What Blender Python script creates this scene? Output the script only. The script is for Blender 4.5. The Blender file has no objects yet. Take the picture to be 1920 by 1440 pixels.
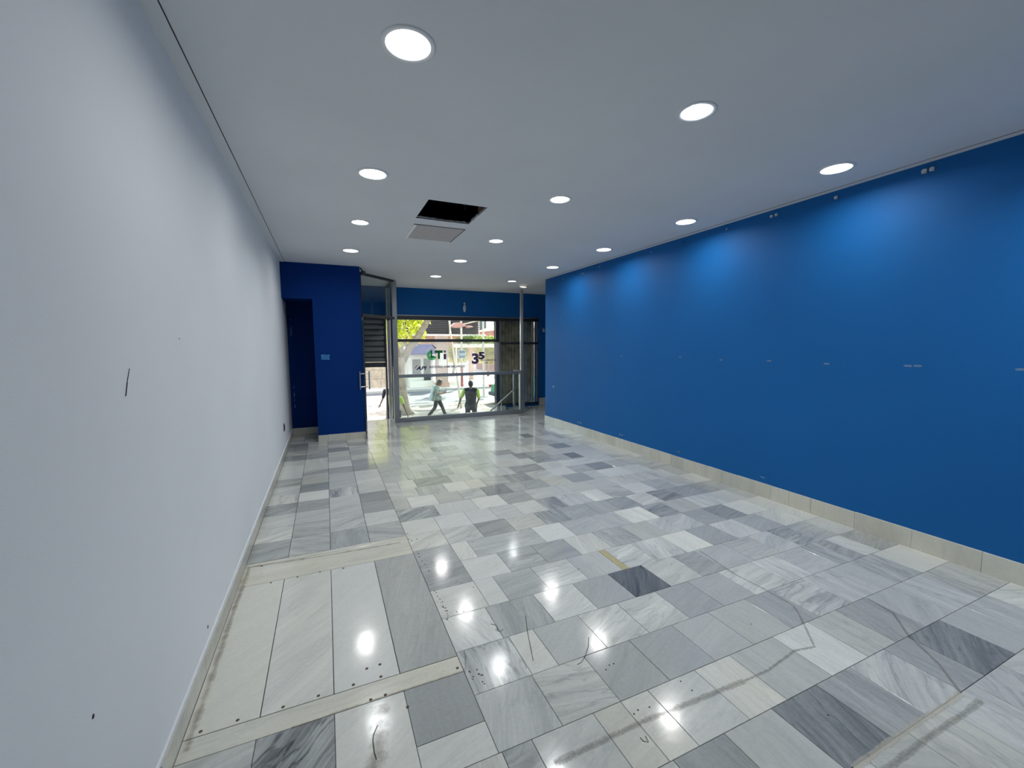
import bpy, bmesh, math, random
from math import radians, sin, cos, pi
from mathutils import Vector, Matrix
random.seed(7)
SC = bpy.context.scene
COL = SC.collection

# ------------------------------------------------------------------ camera
def make_camera():
    yaw, pitch, roll = radians(23.835), radians(5.198), radians(-0.27)
    f = Vector((sin(yaw)*cos(pitch), cos(yaw)*cos(pitch), -sin(pitch)))
    r = Vector((cos(yaw), -sin(yaw), 0)); u = r.cross(f)
    R = r*cos(roll) + u*sin(roll); U = u*cos(roll) - r*sin(roll)
    m = Matrix(((R.x, U.x, -f.x, 0), (R.y, U.y, -f.y, 0), (R.z, U.z, -f.z, 1.62), (0, 0, 0, 1)))
    cd = bpy.data.cameras.new('camera'); cd.sensor_width = 36; cd.lens = 787.5/1920*36
    cd.clip_start = 0.02; cd.clip_end = 400
    co = bpy.data.objects.new('camera', cd); COL.objects.link(co); co.matrix_world = m
    SC.camera = co
make_camera()

# ------------------------------------------------------------------ world, sun, exposure
LAMP_W = 7.9          # power of one ceiling lamp
SUN_E = 22.0
SKY_S = 1.0
w = bpy.data.worlds.new('World'); SC.world = w; w.use_nodes = True
nt = w.node_tree; nt.nodes.clear()
sky = nt.nodes.new('ShaderNodeTexSky'); sky.sky_type = 'NISHITA'; sky.sun_disc = False
sky.sun_elevation = radians(46); sky.sun_rotation = radians(60); sky.air_density = 1.0; sky.dust_density = 1.0
bg = nt.nodes.new('ShaderNodeBackground'); bg.inputs[1].default_value = SKY_S
wo = nt.nodes.new('ShaderNodeOutputWorld'); hs = nt.nodes.new('ShaderNodeHueSaturation'); hs.inputs['Saturation'].default_value = 0.45; nt.links.new(sky.outputs[0], hs.inputs['Color']); nt.links.new(hs.outputs[0], bg.inputs[0]); nt.links.new(bg.outputs[0], wo.inputs[0])
sd = bpy.data.lights.new('sun', 'SUN'); sd.energy = SUN_E; sd.angle = radians(0.6); sd.color = (1.0, 0.90, 0.76)
so = bpy.data.objects.new('sun', sd); COL.objects.link(so)
sun_dir = Vector((0.55, 0.72, 0.80)).normalized()
so.rotation_euler = sun_dir.to_track_quat('Z', 'Y').to_euler(); so.location = (30, 20, 30)
SC.view_settings.view_transform = 'Standard'; SC.view_settings.look = 'None'
SC.view_settings.gamma = 1.0; SC.view_settings.use_curve_mapping = False
SC.view_settings.exposure = 0.0
SC.cycles.max_bounces = 10; SC.cycles.diffuse_bounces = 5; SC.cycles.glossy_bounces = 4; SC.cycles.transparent_max_bounces = 24
SC.cycles.caustics_reflective = False; SC.cycles.caustics_refractive = False
SC.cycles.sample_clamp_indirect = 6.0

# ------------------------------------------------------------------ materials
def new_mat(name):
    m = bpy.data.materials.new(name); m.use_nodes = True
    n = m.node_tree; b = n.nodes['Principled BSDF']
    return m, n, b
def simple(name, col, rough=0.5, metal=0.0, bump=0.0, bscale=60, var=0.0, vscale=3, spec=None):
    m, n, b = new_mat(name)
    b.inputs['Base Color'].default_value = (*col, 1); b.inputs['Roughness'].default_value = rough; b.inputs['Metallic'].default_value = metal
    if spec is not None: b.inputs['Specular IOR Level'].default_value = spec
    g = n.nodes.new('ShaderNodeNewGeometry')
    if var > 0:
        t = n.nodes.new('ShaderNodeTexNoise'); t.inputs['Scale'].default_value = vscale; t.inputs['Detail'].default_value = 5
        n.links.new(g.outputs['Position'], t.inputs['Vector'])
        r = n.nodes.new('ShaderNodeValToRGB')
        r.color_ramp.elements[0].position = 0.3; r.color_ramp.elements[1].position = 0.7
        r.color_ramp.elements[0].color = (*[c*(1-var) for c in col], 1); r.color_ramp.elements[1].color = (*[min(1, c*(1+var)) for c in col], 1)
        n.links.new(t.outputs[0], r.inputs[0]); n.links.new(r.outputs[0], b.inputs['Base Color'])
    if bump > 0:
        t = n.nodes.new('ShaderNodeTexNoise'); t.inputs['Scale'].default_value = bscale; t.inputs['Detail'].default_value = 3
        n.links.new(g.outputs['Position'], t.inputs['Vector'])
        bp = n.nodes.new('ShaderNodeBump'); bp.inputs['Strength'].default_value = bump; bp.inputs['Distance'].default_value = 0.002
        n.links.new(t.outputs[0], bp.inputs['Height']); n.links.new(bp.outputs[0], b.inputs['Normal'])
    return m
def emit(name, col, s):
    m = bpy.data.materials.new(name); m.use_nodes = True; n = m.node_tree; n.nodes.clear()
    e = n.nodes.new('ShaderNodeEmission'); e.inputs[0].default_value = (*col, 1); e.inputs[1].default_value = s
    o = n.nodes.new('ShaderNodeOutputMaterial'); n.links.new(e.outputs[0], o.inputs[0]); return m
def glass(name, tint=(0.93, 0.97, 0.96), refl=1.0):
    m = bpy.data.materials.new(name); m.use_nodes = True; n = m.node_tree; n.nodes.clear()
    t = n.nodes.new('ShaderNodeBsdfTransparent'); t.inputs[0].default_value = (*tint, 1)
    g = n.nodes.new('ShaderNodeBsdfGlossy'); g.inputs['Roughness'].default_value = 0.02
    f = n.nodes.new('ShaderNodeFresnel'); ge = n.nodes.new('ShaderNodeNewGeometry')
    mi = n.nodes.new('ShaderNodeMapRange'); mi.inputs[3].default_value = 1.45; mi.inputs[4].default_value = 1/1.45   # same reflectance on both faces
    n.links.new(ge.outputs['Backfacing'], mi.inputs[0]); n.links.new(mi.outputs[0], f.inputs[0])
    mu = n.nodes.new('ShaderNodeMath'); mu.operation = 'MULTIPLY'; mu.inputs[1].default_value = refl
    x = n.nodes.new('ShaderNodeMixShader'); o = n.nodes.new('ShaderNodeOutputMaterial')
    n.links.new(f.outputs[0], mu.inputs[0]); n.links.new(mu.outputs[0], x.inputs[0])
    n.links.new(t.outputs[0], x.inputs[1]); n.links.new(g.outputs[0], x.inputs[2]); n.links.new(x.outputs[0], o.inputs[0])
    return m
def film(name, col, alpha):
    m = bpy.data.materials.new(name); m.use_nodes = True; n = m.node_tree; n.nodes.clear()
    t = n.nodes.new('ShaderNodeBsdfTransparent'); d = n.nodes.new('ShaderNodeBsdfDiffuse'); d.inputs[0].default_value = (*col, 1)
    tl = n.nodes.new('ShaderNodeBsdfTranslucent'); tl.inputs[0].default_value = (*col, 1)
    a = n.nodes.new('ShaderNodeMixShader'); a.inputs[0].default_value = 0.5
    x = n.nodes.new('ShaderNodeMixShader'); x.inputs[0].default_value = alpha; o = n.nodes.new('ShaderNodeOutputMaterial')
    n.links.new(d.outputs[0], a.inputs[1]); n.links.new(tl.outputs[0], a.inputs[2])
    n.links.new(t.outputs[0], x.inputs[1]); n.links.new(a.outputs[0], x.inputs[2]); n.links.new(x.outputs[0], o.inputs[0])
    return m
def grime(name, col, cover=0.5, scale=25, strength=0.6):
    m = bpy.data.materials.new(name); m.use_nodes = True; n = m.node_tree; n.nodes.clear()
    t = n.nodes.new('ShaderNodeBsdfTransparent'); d = n.nodes.new('ShaderNodeBsdfDiffuse'); d.inputs[0].default_value = (*col, 1)
    g = n.nodes.new('ShaderNodeNewGeometry'); ns = n.nodes.new('ShaderNodeTexNoise'); ns.inputs['Scale'].default_value = scale
    ns.inputs['Detail'].default_value = 8; ns.inputs['Roughness'].default_value = 0.75
    n.links.new(g.outputs['Position'], ns.inputs['Vector'])
    at = n.nodes.new('ShaderNodeAttribute'); at.attribute_name = 'edge'
    s = n.nodes.new('ShaderNodeMath'); s.operation = 'ADD'; n.links.new(ns.outputs[0], s.inputs[0])
    n.links.new(at.outputs['Fac'], s.inputs[1])
    mr = n.nodes.new('ShaderNodeMapRange'); mr.inputs[1].default_value = 1.5-cover; mr.inputs[2].default_value = 1.75-cover*0.8; mr.inputs[3].default_value = 0; mr.inputs[4].default_value = strength
    n.links.new(s.outputs[0], mr.inputs[0])
    x = n.nodes.new('ShaderNodeMixShader'); o = n.nodes.new('ShaderNodeOutputMaterial')
    n.links.new(mr.outputs[0], x.inputs[0]); n.links.new(t.outputs[0], x.inputs[1]); n.links.new(d.outputs[0], x.inputs[2]); n.links.new(x.outputs[0], o.inputs[0])
    return m

def marble(name):
    m, n, b = new_mat(name); L = n.links.new; N = n.nodes.new
    g = N('ShaderNodeNewGeometry'); tn = N('ShaderNodeAttribute'); tn.attribute_name = 'tone'
    sp = N('ShaderNodeSeparateColor'); L(tn.outputs['Color'], sp.inputs[0])          # r tone, g vein, b angle
    sd_ = N('ShaderNodeAttribute'); sd_.attribute_name = 'seed'
    ss = N('ShaderNodeSeparateColor'); L(sd_.outputs['Color'], ss.inputs[0])         # r,g offset, b warmth
    cmb = N('ShaderNodeCombineXYZ'); L(ss.outputs[0], cmb.inputs[0]); L(ss.outputs[1], cmb.inputs[1]); L(ss.outputs[0], cmb.inputs[2])
    sc = N('ShaderNodeVectorMath'); sc.operation = 'SCALE'; sc.inputs['Scale'].default_value = 37; L(cmb.outputs[0], sc.inputs[0])
    ad = N('ShaderNodeVectorMath'); ad.operation = 'ADD'; L(g.outputs['Position'], ad.inputs[0]); L(sc.outputs[0], ad.inputs[1])
    an = N('ShaderNodeMath'); an.operation = 'MULTIPLY'; an.inputs[1].default_value = -pi; L(sp.outputs[2], an.inputs[0])
    vr = N('ShaderNodeVectorRotate'); vr.rotation_type = 'Z_AXIS'; L(ad.outputs[0], vr.inputs['Vector']); L(an.outputs[0], vr.inputs['Angle'])
    wn = N('ShaderNodeTexNoise'); wn.inputs['Scale'].default_value = 3.0; wn.inputs['Detail'].default_value = 3; L(ad.outputs[0], wn.inputs['Vector'])
    ws = N('ShaderNodeVectorMath'); ws.operation = 'SCALE'; ws.inputs['Scale'].default_value = 0.07; L(wn.outputs['Color'], ws.inputs[0])
    wa = N('ShaderNodeVectorMath'); wa.operation = 'ADD'; L(vr.outputs[0], wa.inputs[0]); L(ws.outputs[0], wa.inputs[1])
    st = N('ShaderNodeVectorMath'); st.operation = 'MULTIPLY'; st.inputs[1].default_value = (1.1, 9, 1.1); L(wa.outputs[0], st.inputs[0])
    v1 = N('ShaderNodeTexNoise'); v1.inputs['Scale'].default_value = 1.0; v1.inputs['Detail'].default_value = 7; v1.inputs['Roughness'].default_value = 0.62; L(st.outputs[0], v1.inputs['Vector'])
    # broad bands
    a = N('ShaderNodeMath'); a.operation = 'SUBTRACT'; a.inputs[1].default_value = 0.5; L(v1.outputs[0], a.inputs[0])
    bb = N('ShaderNodeMath'); bb.operation = 'MULTIPLY'; L(a.outputs[0], bb.inputs[0])
    vg = N('ShaderNodeMath'); vg.operation = 'MULTIPLY_ADD'; vg.inputs[1].default_value = 2.0; vg.inputs[2].default_value = 0.03; L(sp.outputs[1], vg.inputs[0]); L(vg.outputs[0], bb.inputs[1])
    t = N('ShaderNodeMath'); t.operation = 'ADD'; L(sp.outputs[0], t.inputs[0]); L(bb.outputs[0], t.inputs[1])
    st3 = N('ShaderNodeVectorMath'); st3.operation = 'MULTIPLY'; st3.inputs[1].default_value = (2.0, 55, 2.0); L(wa.outputs[0], st3.inputs[0])
    v3 = N('ShaderNodeTexNoise'); v3.inputs['Scale'].default_value = 1.0; v3.inputs['Detail'].default_value = 5; v3.inputs['Roughness'].default_value = 0.7; L(st3.outputs[0], v3.inputs['Vector'])
    f1 = N('ShaderNodeMath'); f1.operation = 'SUBTRACT'; f1.inputs[1].default_value = 0.5; L(v3.outputs[0], f1.inputs[0])
    f2 = N('ShaderNodeMath'); f2.operation = 'MULTIPLY_ADD'; f2.inputs[1].default_value = 0.9; f2.inputs[2].default_value = 0.05; L(sp.outputs[1], f2.inputs[0])
    f3 = N('ShaderNodeMath'); f3.operation = 'MULTIPLY_ADD'; L(f1.outputs[0], f3.inputs[0]); L(f2.outputs[0], f3.inputs[1]); L(t.outputs[0], f3.inputs[2]); t = f3
    # thin dark veins, only where the slab is strongly veined
    st2 = N('ShaderNodeVectorMath'); st2.operation = 'MULTIPLY'; st2.inputs[1].default_value = (1.1, 5, 1.1); L(wa.outputs[0], st2.inputs[0])
    v2 = N('ShaderNodeTexNoise'); v2.inputs['Scale'].default_value = 1.7; v2.inputs['Detail'].default_value = 5; v2.inputs['Distortion'].default_value = 0.8; L(st2.outputs[0], v2.inputs['Vector'])
    c1 = N('ShaderNodeMath'); c1.operation = 'SUBTRACT'; c1.inputs[1].default_value = 0.5; L(v2.outputs[0], c1.inputs[0])
    c2 = N('ShaderNodeMath'); c2.operation = 'ABSOLUTE'; L(c1.outputs[0], c2.inputs[0])
    c3 = N('ShaderNodeMapRange'); c3.inputs[1].default_value = 0.0; c3.inputs[2].default_value = 0.035; c3.inputs[3].default_value = 1; c3.inputs[4].default_value = 0; L(c2.outputs[0], c3.inputs[0])
    c4 = N('ShaderNodeMath'); c4.operation = 'MULTIPLY'; L(c3.outputs[0], c4.inputs[0]); L(sp.outputs[1], c4.inputs[1])
    c5 = N('ShaderNodeMath'); c5.operation = 'MULTIPLY'; c5.inputs[1].default_value = 0.35; L(c4.outputs[0], c5.inputs[0])
    t2 = N('ShaderNodeMath'); t2.operation = 'SUBTRACT'; L(t.outputs[0], t2.inputs[0]); L(c5.outputs[0], t2.inputs[1])
    # mottling and small crystals
    mo = N('ShaderNodeTexNoise'); mo.inputs['Scale'].default_value = 60; mo.inputs['Detail'].default_value = 4; L(ad.outputs[0], mo.inputs['Vector'])
    m1 = N('ShaderNodeMath'); m1.operation = 'MULTIPLY_ADD'; m1.inputs[1].default_value = 0.10; m1.inputs[2].default_value = -0.05; L(mo.outputs[0], m1.inputs[0])
    t3 = N('ShaderNodeMath'); t3.operation = 'ADD'; L(t2.outputs[0], t3.inputs[0]); L(m1.outputs[0], t3.inputs[1])
    rp = N('ShaderNodeValToRGB'); cr = rp.color_ramp
    cr.elements[0].position = 0.0; cr.elements[0].color = (0.05, 0.056, 0.065, 1)
    cr.elements[1].position = 1.0; cr.elements[1].color = (0.87, 0.875, 0.81, 1)
    e = cr.elements.new(0.3); e.color = (0.185, 0.20, 0.205, 1)
    e = cr.elements.new(0.55); e.color = (0.40, 0.42, 0.41, 1)
    e = cr.elements.new(0.78); e.color = (0.645, 0.66, 0.625, 1)
    L(t3.outputs[0], rp.inputs[0])
    # warm tint / rust haze
    wn2 = N('ShaderNodeTexNoise'); wn2.inputs['Scale'].default_value = 2.2; wn2.inputs['Detail'].default_value = 5; L(ad.outputs[0], wn2.inputs['Vector'])
    wf = N('ShaderNodeMath'); wf.operation = 'MULTIPLY'; L(wn2.outputs[0], wf.inputs[0]); L(ss.outputs[2], wf.inputs[1])
    mx = N('ShaderNodeMix'); mx.data_type = 'RGBA'; mx.blend_type = 'MULTIPLY'; L(wf.outputs[0], mx.inputs['Factor']); L(rp.outputs[0], mx.inputs['A']); mx.inputs['B'].default_value = (1.0, 0.86, 0.50, 1)
    L(mx.outputs['Result'], b.inputs['Base Color'])
    rg = N('ShaderNodeMapRange'); rg.inputs[3].default_value = 0.07; rg.inputs[4].default_value = 0.18
    rn = N('ShaderNodeTexNoise'); rn.inputs['Scale'].default_value = 5; rn.inputs['Detail'].default_value = 6; L(g.outputs['Position'], rn.inputs['Vector'])
    L(rn.outputs[0], rg.inputs[0]); L(rg.outputs[0], b.inputs['Roughness'])
    b.inputs['IOR'].default_value = 1.5
    bn = N('ShaderNodeTexNoise'); bn.inputs['Scale'].default_value = 14; bn.inputs['Detail'].default_value = 4; L(g.outputs['Position'], bn.inputs['Vector'])
    bp = N('ShaderNodeBump'); bp.inputs['Strength'].default_value = 0.25; bp.inputs['Distance'].default_value = 0.0012; L(bn.outputs[0], bp.inputs['Height']); L(bp.outputs[0], b.inputs['Normal'])
    return m

M = {}
M['marble'] = marble('marble')
M['grout'] = simple('grout', (0.045, 0.043, 0.04), 0.9)
M['white_wall'] = simple('white_wall_paint', (0.80, 0.83, 0.855), 0.7, bump=0.15, bscale=180, var=0.02, vscale=1.2)
M['ceiling'] = simple('ceiling_paint', (0.725, 0.745, 0.765), 0.85, bump=0.1, bscale=90, var=0.03, vscale=1.0)
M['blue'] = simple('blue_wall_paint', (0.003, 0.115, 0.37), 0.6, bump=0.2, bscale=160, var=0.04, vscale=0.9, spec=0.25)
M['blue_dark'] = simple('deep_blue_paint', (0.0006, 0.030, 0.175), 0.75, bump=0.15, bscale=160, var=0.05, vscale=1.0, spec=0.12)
M['base'] = simple('baseboard_marble', (0.50, 0.50, 0.46), 0.35, var=0.16, vscale=14)
M['alu'] = simple('grey_aluminium', (0.33, 0.35, 0.37), 0.38, 0.7)
M['alu_light'] = simple('pale_aluminium', (0.48, 0.49, 0.47), 0.35, 0.6)
M['alu_dark'] = simple('dark_aluminium', (0.055, 0.062, 0.07), 0.45, 0.4)
M['steel'] = simple('brushed_steel', (0.45, 0.45, 0.45), 0.3, 0.9)
M['slat'] = simple('shutter_slat_grey', (0.17, 0.18, 0.19), 0.5, 0.3)
M['black'] = simple('black_void', (0.004, 0.004, 0.005), 0.95)
M['white'] = simple('white_enamel', (0.78, 0.80, 0.82), 0.4)
M['plastic'] = simple('white_plastic', (0.6, 0.62, 0.64), 0.4)
M['darkred'] = simple('dark_red_plastic', (0.10, 0.02, 0.02), 0.4)
M['glass'] = glass('clear_glass')
M['glass_edge'] = simple('glass_edge_green', (0.10, 0.16, 0.15), 0.25)
M['diffuser'] = emit('lamp_diffuser', (1.0, 0.985, 0.96), 6.0)
M['bulb'] = emit('lamp_bulb', (0.95, 0.99, 1.0), 22.0)
M['dim'] = emit('dim_lamp_diffuser', (1.0, 0.95, 0.80), 0.9)
M['chrome'] = simple('reflector_chrome', (0.75, 0.78, 0.80), 0.25, 0.9)
M['dirt'] = simple('dark_dirt', (0.03, 0.027, 0.022), 0.8)
M['rust'] = simple('rust_brown', (0.11, 0.08, 0.055), 0.8)
M['plaster'] = simple('broken_plaster_edge', (0.55, 0.55, 0.53), 0.9, bump=0.5, bscale=50)
M['timber'] = simple('old_timber', (0.16, 0.09, 0.05), 0.8, var=0.4, vscale=20)
M['panel'] = simple('access_panel_grey', (0.50, 0.47, 0.46), 0.8, var=0.08, vscale=30)

# ------------------------------------------------------------------ mesh helpers
class MB:
    def __init__(s): s.v = []; s.f = []
    def box(s, x0, y0, z0, x1, y1, z1):
        b = len(s.v)
        for z in (z0, z1):
            for x, y in ((x0, y0), (x1, y0), (x1, y1), (x0, y1)): s.v.append((x, y, z))
        s.f += [tuple(b+i for i in q) for q in ((3, 2, 1, 0), (4, 5, 6, 7), (0, 1, 5, 4), (1, 2, 6, 5), (2, 3, 7, 6), (3, 0, 4, 7))]
        return s
    def bar(s, p, q, w, h, up=(0, 0, 1)):                       # rectangular bar from p to q
        p = Vector(p); q = Vector(q); d = (q-p).normalized(); u = Vector(up)
        if abs(d.dot(u)) > 0.98: u = Vector((0, 1, 0))
        a = d.cross(u).normalized()*w/2; c = a.cross(d).normalized()*h/2; b = len(s.v)
        for o in (p, q):
            for k in (-a-c, a-c, a+c, -a+c): s.v.append(tuple(o+k))
        s.f += [tuple(b+i for i in r) for r in ((3, 2, 1, 0), (4, 5, 6, 7), (0, 1, 5, 4), (1, 2, 6, 5), (2, 3, 7, 6), (3, 0, 4, 7))]
        return s
    def tube(s, pts, rad, n=10, caps=True):
        pts = [Vector(p) for p in pts]; rad = rad if isinstance(rad, (list, tuple)) else [rad]*len(pts); b = len(s.v)
        ref = Vector((0.13, 0.27, 1)).normalized()
        for i, p in enumerate(pts):
            d = (pts[min(i+1, len(pts)-1)]-pts[max(i-1, 0)]).normalized()
            r_ = ref if abs(d.dot(ref)) < 0.95 else Vector((1, 0, 0))
            a = d.cross(r_).normalized(); c = d.cross(a)
            for k in range(n):
                t = 2*pi*k/n; s.v.append(tuple(p+(a*cos(t)+c*sin(t))*rad[i]))
        for i in range(len(pts)-1):
            for k in range(n):
                k2 = (k+1) % n; s.f.append((b+i*n+k, b+i*n+k2, b+(i+1)*n+k2, b+(i+1)*n+k))
        if caps:
            s.f.append(tuple(b+k for k in range(n-1, -1, -1))); e = b+(len(pts)-1)*n; s.f.append(tuple(e+k for k in range(n)))
        return s
    def lathe(s, prof, c=(0, 0, 0), n=32, close=False):          # profile [(r,z)] around z axis
        b = len(s.v)
        for r, z in prof:
            for k in range(n):
                t = 2*pi*k/n; s.v.append((c[0]+r*cos(t), c[1]+r*sin(t), c[2]+z))
        for i in range(len(prof)-1):
            for k in range(n):
                k2 = (k+1) % n; s.f.append((b+i*n+k, b+i*n+k2, b+(i+1)*n+k2, b+(i+1)*n+k))
        if close: s.f.append(tuple(b+(len(prof)-1)*n+k for k in range(n)))
        return s
    def ell(s, c, r, n=12, m=8, rot=None):                       # ellipsoid
        b = len(s.v); c = Vector(c)
        for i in range(m+1):
            th = pi*i/m
            for k in range(n):
                ph = 2*pi*k/n; v = Vector((r[0]*sin(th)*cos(ph), r[1]*sin(th)*sin(ph), r[2]*cos(th)))
                if rot: v = rot @ v
                s.v.append(tuple(c+v))
        for i in range(m):
            for k in range(n):
                k2 = (k+1) % n; s.f.append((b+i*n+k, b+(i+1)*n+k, b+(i+1)*n+k2, b+i*n+k2))
        return s
    def poly(s, pts2, z0, z1, ax='z'):                           # extruded polygon (x,y) from z0 to z1; ax='y': (x,z) extruded in y
        b = len(s.v); n = len(pts2)
        for z in (z0, z1):
            for p in pts2: s.v.append((p[0], p[1], z) if ax == 'z' else (p[0], z, p[1]) if ax == 'y' else (z, p[0], p[1]))
        s.f.append(tuple(b+i for i in range(n-1, -1, -1))); s.f.append(tuple(b+n+i for i in range(n)))
        for i in range(n): j = (i+1) % n; s.f.append((b+i, b+j, b+n+j, b+n+i))
        return s
    def build(s, name, mat, parent=None, bevel=0, smooth=False, **tags):
        me = bpy.data.meshes.new(name)
        o = bpy.data.objects.new(name, me); COL.objects.link(o)
        off = Vector((0, 0, 0))
        if parent is not None:
            o.parent = parent; q = parent
            while q is not None: off += q.location; q = q.parent
        elif tags.pop('origin', True) and s.v:
            off = Vector((sum(v[0] for v in s.v)/len(s.v), sum(v[1] for v in s.v)/len(s.v), min(v[2] for v in s.v))); o.location = off
        tags.pop('origin', None)
        me.from_pydata([tuple(Vector(v)-off) for v in s.v], [], s.f); me.validate(); me.update()
        me.materials.append(M[mat] if isinstance(mat, str) else mat)
        bm = bmesh.new(); bm.from_mesh(me); bmesh.ops.recalc_face_normals(bm, faces=bm.faces)
        if bevel > 0: bmesh.ops.bevel(bm, geom=bm.edges[:], offset=bevel, segments=1, affect='EDGES')
        bm.to_mesh(me); bm.free()
        if smooth:
            for p in me.polygons: p.use_smooth = True
        for k, v in tags.items(): o[k] = v
        return o
def empty(name, loc, label=None, category=None, group=None, kind=None):
    o = bpy.data.objects.new(name, None); COL.objects.link(o); o.location = loc; o.empty_display_size = 0.1
    if label: o['label'] = label
    if category: o['category'] = category
    if group: o['group'] = group
    if kind: o['kind'] = kind
    return o
def copy_tree(o, parent=None):
    c = o.copy(); COL.objects.link(c); c.parent = parent
    for ch in o.children: copy_tree(ch, c)
    return c

# ------------------------------------------------------------------ room shell
H = 2.985
XL, XR = -0.608, 4.215
def struct(o): o['kind'] = 'structure'; return o
def wall(name, mat, *boxes):
    for b in boxes: o = struct(MB().box(*b).build(name, mat))
    return bpy.data.objects[name]
wall('wall_left', 'white_wall', (XL-0.2, -3.0, -0.05, XL-0.012, 10.3, 3.4))
wall('wall_back', 'white_wall', (XL-0.012, -3.2, -0.05, 4.5, -3.0, 3.4))
wall('wall_right', 'blue', (XR, -3.0, -0.05, 4.45, 7.80, 3.4))
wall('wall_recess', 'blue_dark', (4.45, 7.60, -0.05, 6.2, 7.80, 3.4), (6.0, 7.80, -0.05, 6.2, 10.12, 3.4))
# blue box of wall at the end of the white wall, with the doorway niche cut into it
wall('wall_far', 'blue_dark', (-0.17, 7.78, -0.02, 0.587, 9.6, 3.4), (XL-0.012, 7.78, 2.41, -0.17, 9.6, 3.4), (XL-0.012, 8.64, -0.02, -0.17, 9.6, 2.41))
# street front: header over the windows and the short piece of wall at the right end
wall('wall_front', 'blue', (XL-0.012, 10.12, 2.352, 6.2, 10.40, 3.4), (5.275, 10.12, -0.05, 6.2, 10.40, 2.352), (XL-0.012, 10.12, -1.4, 0.80, 10.40, 2.352), (4.15, 10.16, -1.4, 5.275, 10.40, 0.06))

# ceiling with lamp holes and the open hatch
GRID_LED = [(0.40, 2.055), (3.70, 2.097), (0.40, 3.62), (3.72, 3.62), (0.385, 6.55), (2.04, 6.65), (3.70, 5.10), (3.69, 6.57), (2.035, 8.28)]
GRID_REC = [(2.052, 1.94), (2.068, 3.55), (0.405, 5.05), (2.096, 5.24), (3.684, 8.31), (2.05, 0.45), (3.70, 0.52)]
cu = bpy.data.curves.new('ceiling', 'CURVE'); cu.dimensions = '2D'; cu.fill_mode = 'BOTH'; cu.extrude = 0.008
def spl(pts):
    s = cu.splines.new('POLY'); s.points.add(len(pts)-1)
    for p, q in zip(s.points, pts): p.co = (q[0], q[1], 0, 1)
    s.use_cyclic_u = True
spl([(XL-0.012, -3.0), (4.45, -3.0), (4.45, 7.6), (6.2, 7.6), (6.2, 10.2), (XL-0.012, 10.2)])
for x, y in GRID_REC: spl([(x+0.088*cos(2*pi*k/28), y+0.088*sin(2*pi*k/28)) for k in range(28)])
rr = random.Random(3)
hx0, hx1, hy0, hy1 = 0.938, 1.530, 4.028, 4.658
hole = [(hx0, hy0), (hx1, hy0)]
hole += [(hx1+rr.uniform(-0.006, 0.004), hy0+(hy1-hy0)*k/12) for k in range(1, 12)] + [(hx1, hy1)]
hole += [(hx1-(hx1-hx0)*k/16, hy1+rr.uniform(-0.012, 0.003)) for k in range(1, 16)] + [(hx0, hy1)]
spl(hole)
tmp = bpy.data.objects.new('ceiling_curve', cu); COL.objects.link(tmp)
dg = bpy.context.evaluated_depsgraph_get(); me = bpy.data.meshes.new_from_object(tmp.evaluated_get(dg)); bpy.data.objects.remove(tmp)
me.name = 'ceiling'; me.materials.clear(); me.materials.append(M['ceiling'])
ceil = bpy.data.objects.new('ceiling', me); COL.objects.link(ceil); ceil.location = (0, 0, H+0.008); struct(ceil)
# cut plasterboard edge of the hatch, timber and hanger wires up in the void
m = MB()
for i in range(len(hole)):
    p, q = hole[i], hole[(i+1) % len(hole)]
    b = len(m.v); hgt = 0.016+rr.uniform(0, 0.012)
    m.v += [(p[0], p[1], H+0.001), (q[0], q[1], H+0.001), (q[0], q[1], H+hgt), (p[0], p[1], H+hgt)]; m.f.append((b, b+1, b+2, b+3))
m.build('cut_edge', 'plaster', ceil)
MB().box(1.555, 4.02, H+0.05, 1.60, 4.40, H+0.12).build('timber_batten', 'timber', ceil)
for wx, wy in ((1.36, 4.25), (1.47, 4.12)): MB().tube([(wx, wy, H+0.02), (wx+0.004, wy, 3.38)], 0.0025, 6).build('hanger_wire', 'steel', ceil)
struct(MB().box(XL-0.2, -3.2, 3.4, 6.2, 10.4, 3.5).build('trim_1', 'black'))  # black slab closing the void: blocks light, darkness put into its colour
# shadow gap boards that run along both long walls
for k, (x0, x1) in enumerate(((XL-0.012, XL+0.057), (XR-0.062, XR))):
    t = struct(MB().box(x0, -3.0, H-0.004, x1, 7.78, H+0.001).build('trim_%d' % (k+2), 'ceiling'))
    gx = x1 if k == 0 else x0-0.005
    MB().box(gx, -3.0, H-0.0015, gx+0.005, 7.78, H+0.0005).build('gap_shade_strip', 'grout', t)  # solid dark strip; the groove's shade is put into its colour

# baseboards of marble pieces
def baseboard(name, joints, fn, hgt, mat='base'):
    root = struct(empty(name, (0, 0, 0)))
    r_ = random.Random(sum(map(ord, name)))
    for i in range(len(joints)-1):
        b = fn(joints[i]+0.001, joints[i+1]-0.001, hgt+r_.uniform(-0.002, 0.002), r_.uniform(-0.0012, 0.0012))
        tile_mesh('baseboard_piece', b, root, (r_.uniform(0.70, 0.78), r_.uniform(0.03, 0.12), r_.uniform(0, 1)), r_.uniform(0.3, 0.5), r_)
    return root

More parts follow.
